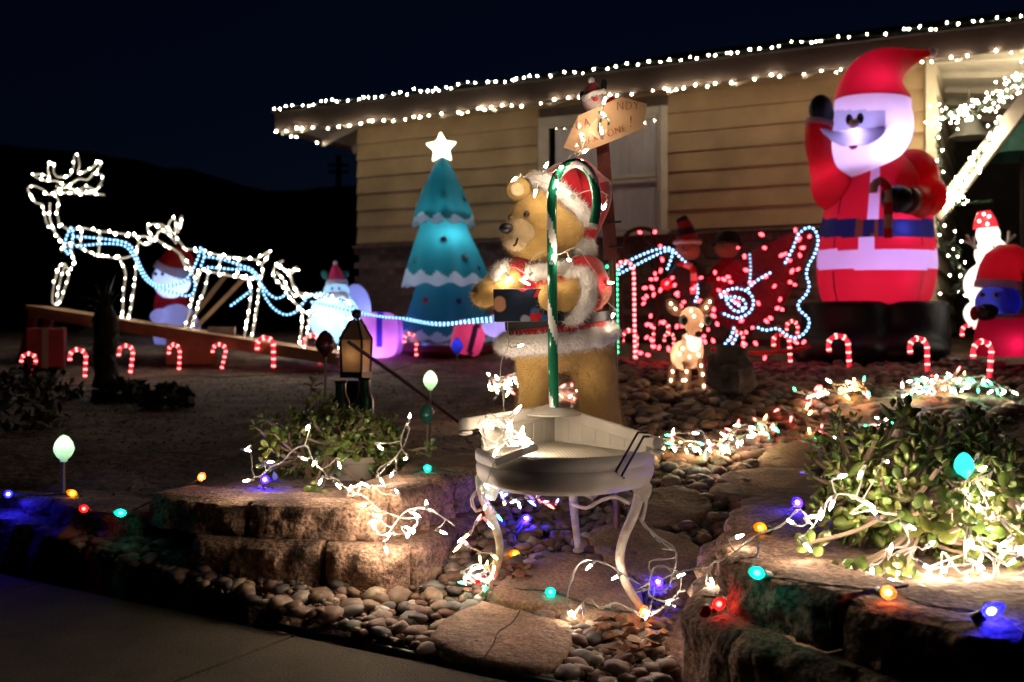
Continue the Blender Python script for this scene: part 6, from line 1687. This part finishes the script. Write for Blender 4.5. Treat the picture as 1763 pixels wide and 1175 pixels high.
# ------------------------------------------------------------------ lit fawn
YF = 5.15
FAW = pm('fawn_acrylic', (.58, .36, .23), rough=.5, var=.35, nscale=14, bump=.5, bscale=40, trans=.45); FAWW = pm('fawn_white', (.75, .70, .66), rough=.5, var=.1, bump=.3, trans=.4); FAWG = em('fawn_chest_glow', (1, .86, .78), .8)  # chest emission stands in for light shining through from inside
fb = g(1192, 684); YF = fb.y + .02
fn = empty('lit_fawn', fb, 'small glowing brown fawn with big eyes standing on the pebbles', 'lit deer')
m = MB(); m.ell(W(1178, 612, YF + .08), (.075, .15, .085), 18, 12); m.ell(W(1190, 605, YF - .02), (.07, .07, .095), 16, 10); m.tube([W(1192, 600, YF - .02), W(1190, 575, YF - .04)], [.055, .05], 14); blob('body', m, .009, FAW, fn, 5)
m = MB(); m.ell(W(1191, 549, YF - .06), (.066, .07, .066), 18, 12); m.tube([W(1193, 560, YF - .1), W(1199, 573, YF - .15)], [.05, .034], 14); blob('head', m, .008, FAW, fn, 4)
one('chest', FAWG, fn, 'ell', W(1195, 590, YF - .085), (.042, .03, .052)); one('nose', pm('maroon_nose', (.10, .012, .015), rough=.3, bump=0), fn, 'ell', W(1203, 576, YF - .185), (.020, .016, .018))
for pts in ([(1150, 515), (1160, 530), (1172, 542)], [(1226, 512), (1216, 526), (1206, 542)]):
    m = MB(); pp = spline([W(x, y, YF - .05) for x, y in pts], .012); m.tube(pp, [.012 + .026 * math.sin(math.pi * i / (len(pp) - 1)) for i in range(len(pp))], 12, flat=.5); m.build('ear', FAW, fn)
for x, y in ((1177, 552), (1217, 551)):
    e = one('eye', FAWW, fn, 'ell', W(x, y, YF - .105 + (.03 if x > 1200 else 0)), (.026, .018, .031)); one('pupil', BLACK, e, 'ell', W(x + 2, y + 1, YF - .121 + (.03 if x > 1200 else 0)), (.018, .01, .022))
for pts in ([(1181, 620, -.03), (1184, 650, -.03), (1181, 683, -.02)], [(1204, 618, -.05), (1210, 650, -.06), (1214, 684, -.06)], [(1160, 620, .18), (1157, 640, .18), (1155, 664, .18)], [(1176, 622, .2), (1176, 645, .2), (1176, 668, .2)]):
    m = MB(); m.tube(spline([W(x, y, YF + dy) for x, y, dy in pts], .02), .021, 12); m.build('leg', FAW, fn)
    
EF = bulb_mesh('bulb', em('fawn_bulb', (1, .70, .42), 16), None, 'dot')
for x, y, dy in ((1155, 523, -.09), (1163, 532, -.09), (1222, 520, -.09), (1216, 530, -.09), (1190, 535, -.12), (1195, 545, -.13), (1208, 560, -.15), (1182, 580, -.12), (1175, 600, -.07), (1170, 610, -.04), (1187, 615, -.09), (1203, 612, -.09), (1160, 618, .05), (1182, 640, -.06), (1180, 655, -.06), (1180, 675, -.05), (1207, 630, -.08), (1210, 645, -.09), (1212, 665, -.09), (1214, 678, -.09), (1158, 640, .15), (1155, 655, .15), (1176, 655, .17), (1192, 565, -.13)):
    add_bulb(fn, EF, W(x, y, YF + dy), (0, 0, 1), 1.0)
lamp(fn, W(1182, 608, YF + .03), 1.2, (1, .82, .66)); lamp(fn, W(1190, 549, YF - .05), .5, (1, .82, .66))

# ------------------------------------------------------------------ strings in the foreground
string('bear_light_string', 'white mini lights draped from the sign over the bear hat and collar', [W(1040, 192, 3.26), W(1020, 215, 3.24), W(1006, 245, 3.2), W(997, 262, 3.05), W(980, 268, 3.0), W(964, 290, 2.96), W(935, 300, 2.98), W(905, 303, 3.02), W(930, 314, 2.97), W(962, 326, 2.93), W(985, 338, 2.97), W(1005, 330, 2.98), W(1030, 327, 2.98), W(1047, 338, 3.0)], [MINI_W], wm=WIRE_WHITE, r=.0013, twist=False, at=[(1036, 188, 3.24), (1031, 192, 3.22), (1038, 240, 3.24), (1004, 232, 3.2), (998, 266, 3.0), (972, 287, 2.93), (958, 300, 2.90), (933, 298, 2.97), (897, 300, 3.0), (925, 316, 2.95), (990, 342, 2.95), (1046, 345, 2.97)], jit=.004, group='white strings on the bear')  # extra bulbs at the sign are added to brighten card and doll
string('bear_light_string', 'white mini lights round the bear collar and down both sides', [W(848, 655, 2.98), W(866, 668, 2.97), W(868, 705, 2.92), W(876, 735, 2.8), W(868, 700, 2.9), W(862, 625, 2.95), W(876, 596, 2.93), W(874, 560, 2.96), W(872, 470, 3.0), W(890, 462, 2.97), W(905, 470, 2.96), W(918, 444, 2.94), W(940, 434, 2.94), W(958, 440, 2.92), W(985, 428, 2.95), W(1000, 434, 2.97), W(1030, 480, 3.02), W(1042, 515, 3.05), W(1062, 535, 3.08)], [MINI_W], r=.0013, twist=False, at=[(893, 482, 2.94), (948, 455, 2.90), (985, 450, 2.93), (888, 598, 2.90), (848, 652, 2.98), (872, 470, 2.98), (1040, 487, 3.04), (1060, 533, 3.06), (917, 470, 2.92)], jit=.004, group='white strings on the bear')
pts = []
for i in range(60):
    a = i * 1.05; pts.append(W(853 + (18 + 14 * random.random()) * math.cos(a) + random.uniform(-6, 6), 742 + (12 + 16 * random.random()) * math.sin(a) + random.uniform(-8, 8), 2.66 + random.uniform(-.03, .03)))
string('tray_light_coil', 'tangled coil of white wire with glaring bulbs on the corner tray', pts + [W(900, 748, 2.7), W(912, 760, 2.62), W(895, 775, 2.62), W(850, 800, 2.62), W(832, 860, 2.7)], [MINI_W], r=.0016, twist=False, at=[(866, 748, 2.66), (872, 756, 2.68), (893, 762, 2.66), (900, 768, 2.68), (898, 752, 2.72), (880, 768, 2.7), (862, 765, 2.68), (877, 720, 2.82), (905, 758, 2.72), (888, 755, 2.64), (862, 742, 2.62)], jit=.006, down=0, sc=1.15)
multi = [MINI[k] for k in ('white', 'red', 'green', 'amber', 'ice', 'white')]
string('leg_light_string', 'mixed colour mini lights wound round the left table leg', [W(838, 800, 2.82), W(822, 850, 2.8), W(850, 870, 2.8), (W(830, 900, 2.82)), W(800, 930, 2.9), W(830, 950, 2.85), W(855, 960, 2.85), W(832, 985, 2.9), W(845, 1010, 2.88), W(815, 1000, 2.95), W(795, 985, 3.0), W(840, 975, 2.92), W(812, 1012, 2.98)], multi, .036, r=.0014, jit=.02)
string('table_light_string', 'mixed colour mini lights hanging in loops below the table rim', tangle([W(835, 850, 2.85), W(880, 860, 2.9), W(930, 870, 2.95), W(980, 880, 3.0)], 26, .04, seed=4), [MINI[k] for k in ('red', 'ice', 'amber', 'green', 'red', 'blue')], .10, wm=WIRE_BROWN, r=.0014, jit=.01)
string('terrace_light_string', 'white mini lights running down the jade plant and over the wall blocks', [W(432, 770, 3.450), W(436, 820, 3.297), W(470, 800, 3.480), W(525, 770, 3.500), W(540, 800, 3.430), W(570, 822, 3.286), W(600, 838, 3.191), W(640, 868, 3.110), W(680, 888, 3.060), W(720, 895, 3.010), W(700, 915, 3.010), W(670, 915, 3.030), W(700, 880, 3.030), W(745, 880, 2.990), W(780, 905, 2.960)], [MINI_W], r=.0017, at=[(414, 773, 3.450), (436, 826, 3.266), (455, 796, 3.412), (512, 785, 3.420), (535, 728, 3.500), (545, 790, 3.400), (580, 788, 3.400), (556, 820, 3.257), (575, 828, 3.198), (605, 840, 3.130), (622, 830, 3.170), (597, 852, 3.110), (638, 872, 3.050), (655, 895, 3.010), (650, 920, 3.010), (678, 918, 2.990), (702, 928, 2.970), (660, 932, 2.980), (704, 880, 2.990), (735, 878, 2.960), (750, 912, 2.950), (715, 905, 2.970), (640, 885, 3.010), (690, 905, 2.980)], jit=.012)
string('terrace_light_string', 'second loop of white mini lights on the right of the smaller jade plant', [W(640, 838, 3.191), W(670, 850, 3.110), W(682, 815, 3.255), W(680, 790, 3.400), W(655, 805, 3.339), W(650, 820, 3.257), W(690, 775, 3.450), W(705, 740, 3.500), W(700, 730, 3.500), W(690, 765, 3.450), W(703, 790, 3.400)], [MINI_W], r=.0017, at=[(688, 852, 3.090), (680, 808, 3.284), (650, 818, 3.248), (703, 788, 3.400), (704, 728, 3.480), (645, 762, 3.450)], jit=.006)
# heaps of coloured lights on the pebbles
heapc = [MINI[k] for k in ('white', 'red', 'green', 'amber', 'ice', 'white', 'white', 'red')]
def gl(lst, h=.05): return [g(x, y, .04) + Vector((0, 0, h)) for x, y in lst]
string('pebble_light_heap', 'heap of mixed colour mini lights on the pebbles right of the table', tangle(gl([(1120, 770), (1160, 790), (1210, 795), (1260, 785), (1310, 760), (1350, 745)]), 70, .055, .0, 6), heapc, .105, r=.002, jit=.015, sc=1.15)
string('pebble_light_heap', 'mixed colour mini light heap round the far stepping stone', tangle(gl([(1370, 700), (1400, 705), (1440, 695), (1480, 690), (1520, 695)]), 60, .06, .0, 7), heapc, .13, r=.0022, jit=.015, sc=1.3)
string('pebble_light_heap', 'green and white light heap at the back by the penguin', tangle(gl([(1560, 700), (1600, 685), (1650, 680), (1700, 690), (1750, 695)]), 80, .08, .0, 8), [MINI[k] for k in ('green', 'white', 'ice', 'white', 'green', 'red', 'amber')], .125, r=.0022, jit=.015, sc=1.3)
string('pebble_light_heap', 'loose coloured bulbs between the pebble heap and the jade plant', gl([(1340, 715), (1380, 735), (1410, 745), (1450, 750), (1500, 745), (1550, 735), (1450, 760), (1420, 765), (1390, 745)]), heapc, .10, r=.002, jit=.015, sc=1.2)
# behind the bear: coloured string seen between its left leg and the sign pole
string('bed_light_string', 'mixed colour mini lights on a low shrub behind the bear legs', tangle([W(850, 690, 5.2), W(870, 670, 5.2), W(885, 650, 5.2), W(960, 680, 5.2), W(985, 700, 5.2)], 40, .06, .0, 9), heapc, .085, r=.002, jit=.02, sc=1.3)
# right: from the table across to the planter and through the jade
string('planter_light_string', 'white mini light string running from the table leg up over the planter', [W(1100, 890, 2.8), W(1140, 930, 2.75), W(1165, 955, 2.7), W(1120, 970, 2.72), W(1130, 1000, 2.7), W(1170, 985, 2.65), W(1210, 975, 2.55), W(1250, 965, 2.42), W(1300, 925, 2.38), W(1350, 900, 2.36), W(1380, 880, 2.35), W(1400, 905, 2.32), W(1420, 870, 2.33), W(1450, 850, 2.34), W(1490, 865, 2.34), W(1460, 880, 2.33), W(1500, 880, 2.33), W(1560, 885, 2.33), W(1640, 885, 2.33), W(1763, 900, 2.3)], [MINI_W], r=.0017, at=[(1220, 985, 2.5), (1255, 930, 2.42), (1262, 975, 2.38), (1258, 990, 2.38), (1370, 905, 2.3), (1385, 893, 2.3), (1420, 868, 2.3), (1432, 825, 2.34), (1490, 800, 2.36), (1520, 792, 2.36), (1375, 925, 2.28), (1440, 850, 2.3), (1475, 858, 2.3), (1215, 1005, 2.5), (1160, 1040, 2.6), (1120, 1042, 2.68)], jit=.008)
string('planter_light_string', 'white mini light string looping over the front of the jade plant', [W(1545, 890, 2.26), W(1563, 920, 2.25), W(1560, 940, 2.24), W(1525, 945, 2.24), W(1520, 960, 2.23), W(1560, 945, 2.24), W(1580, 940, 2.24), W(1540, 970, 2.22), W(1545, 1000, 2.2), W(1520, 1010, 2.2), W(1470, 1040, 2.1), W(1540, 1002, 2.2), W(1580, 1008, 2.18)], [MINI_W], r=.0017, at=[(1515, 898, 2.25), (1550, 900, 2.25), (1595, 942, 2.22), (1500, 972, 2.2), (1545, 982, 2.2), (1578, 965, 2.2), (1445, 1050, 2.08), (1580, 1008, 2.17), (1555, 1005, 2.17), (1530, 960, 2.22)], jit=.006)
pts = []
for i in range(34):
    t = i / 34; pts.append(W(1630 + 140 * t + random.gauss(0, 22), 1000 - 60 * abs(math.sin(t * 7)) + random.gauss(0, 24), 2.24 + random.uniform(-.03, .04)))
string('planter_light_string', 'dense tangle of white mini lights at the right end of the planter', pts, [MINI_W], .13, r=.0018, jit=.01)
pts = [W(1680 + random.gauss(0, 30), 850 + random.gauss(0, 40), 2.34 + random.uniform(-.03, .04)) for i in range(12)] + [W(1755, 790, 2.4), W(1740, 830, 2.38), W(1760, 870, 2.35)]
string('planter_light_string', 'white mini lights in the jade under the teal bulb stake', pts, [MINI_W], .2, r=.0016, jit=.01)
string('loop_light_string', 'white wire loops with few bulbs hanging off the right table leg', [W(1105, 900, 2.8), W(1135, 925, 2.78), W(1165, 945, 2.75), W(1160, 990, 2.72), W(1140, 1020, 2.72), W(1080, 995, 2.76), W(1040, 970, 2.8), W(1005, 965, 2.82), (W(985, 1000, 2.8)), W(978, 1060, 2.78), W(1010, 1030, 2.78), W(1030, 1045, 2.76), W(1060, 1040, 2.74), W(1110, 1058, 2.72), W(1160, 1030, 2.66), W(1170, 985, 2.64), W(1125, 980, 2.66), W(1120, 1025, 2.68), W(1165, 1045, 2.64)], [MINI_W, bulb_mesh('bulb', pm('dead_bulb', (.4, .4, .42), rough=.15, bump=0), WIRE_WHITE), bulb_mesh('bulb', pm('dead_bulb_dark', (.2, .2, .22), rough=.15, bump=0), WIRE_WHITE)], .085, r=.0018, jit=.008)

# ------------------------------------------------------------------ big coloured bulbs on green wire
def c9string(lab, items, extra=(), wm=WIRE_GREEN):
    P = [Vector(p) for _, p in items]
    rt = empty('big_bulb_string', P[0], lab, 'string lights', 'big coloured bulb strings')
    m = MB()
    wp = []
    for i, p in enumerate(P):
        wp.append(p + Vector((0, .02, -.004)))
        if i < len(P) - 1:
            q = p.lerp(P[i + 1], .5); wp.append(q + Vector((lrs.uniform(-.03, .03), lrs.uniform(-.02, .03), -.006)))
    wp = spline(wp, .015); wire(m, wp, .0022); m.build('wire', wm, rt)
    for k, p in items:
        d = Vector((lrs.uniform(-.8, .8), lrs.uniform(-1, -.1), lrs.uniform(-.05, .55)))
        add_bulb(rt, C9[k], Vector(p) - d.normalized() * .03, d)
def onplane(px, py, z): Y = (ZC - z) / (py - HY) * F; return W(px, py, Y)
c9string('big coloured bulbs on the dark end of the terrace wall at left', [('blue', onplane(15, 851, .255)), ('yellow', onplane(128, 851, .255)), ('red', onplane(146, 877, .255)), ('teal', onplane(212, 884, .255)), ('orange', onplane(346, 823, .335))])
c9string('big coloured bulbs across the terrace wall under the smaller jade', [('violet', onplane(457, 826, .335)), ('red', onplane(660, 838, .335)), ('teal', onplane(735, 806, .37)), ('red', onplane(852, 822, .37))])
c9string('big coloured bulbs on the pebbles and stones under the table', [('yellow', g(890, 955, .03)), ('violet', g(908, 903, .03) + Vector((0, 0, .02))), ('red', g(825, 995, .03)), ('teal', g(950, 1020, .06)), ('orange', g(1108, 1055, .05)), ('violet', g(1135, 1003, .05))])
c9string('big coloured bulbs along the top of the round planter wall', [('violet', onplane(1375, 868, .355)), ('yellow', onplane(1313, 910, .355)), ('teal', onplane(1308, 988, .352)), ('orange', onplane(1526, 1020, .353)), ('blue', onplane(1700, 1056, .353))])
c9string('red bulb clipped to the lower planter block with an unlit one beside it', [('red', onplane(1236, 1042, .245)), ('off', onplane(1215, 1052, .245))])

# cord that feeds the candy canes
cp = [g(x, y) + Vector((0, 0, .006)) for x, y in ((60, 662), (140, 664), (230, 655), (310, 648), (385, 650), (470, 646), (560, 640), (640, 645), (720, 626), (790, 622), (840, 640))]
m = MB(); P = spline(cp, .05); m.tube([Vector((p.x, p.y, gh(p.x, p.y) + .003)) + Vector((.02 * noise.noise(p * 5), .02 * noise.noise(p * 5 + Vector((3, 0, 0))), 0)) for p in P], .004, 5)
tag(m.build('cane_cord', WIRE_GREEN), 'dark cord on the ground linking the candy canes at left', 'cord')
cp = [g(x, y) + Vector((0, 0, .008)) for x, y in ((1300, 640), (1380, 640), (1465, 652), (1530, 645), (1600, 660), (1650, 664), (1705, 672), (1763, 668))]
m = MB(); P = spline(cp, .05); m.tube([p + Vector((0, 0, .02 + .02 * noise.noise(p * 6))) for p in P], .004, 5)
tag(m.build('cane_cord', WIRE_GREEN), 'dark cord on the ground linking the candy canes before Santa', 'cord')
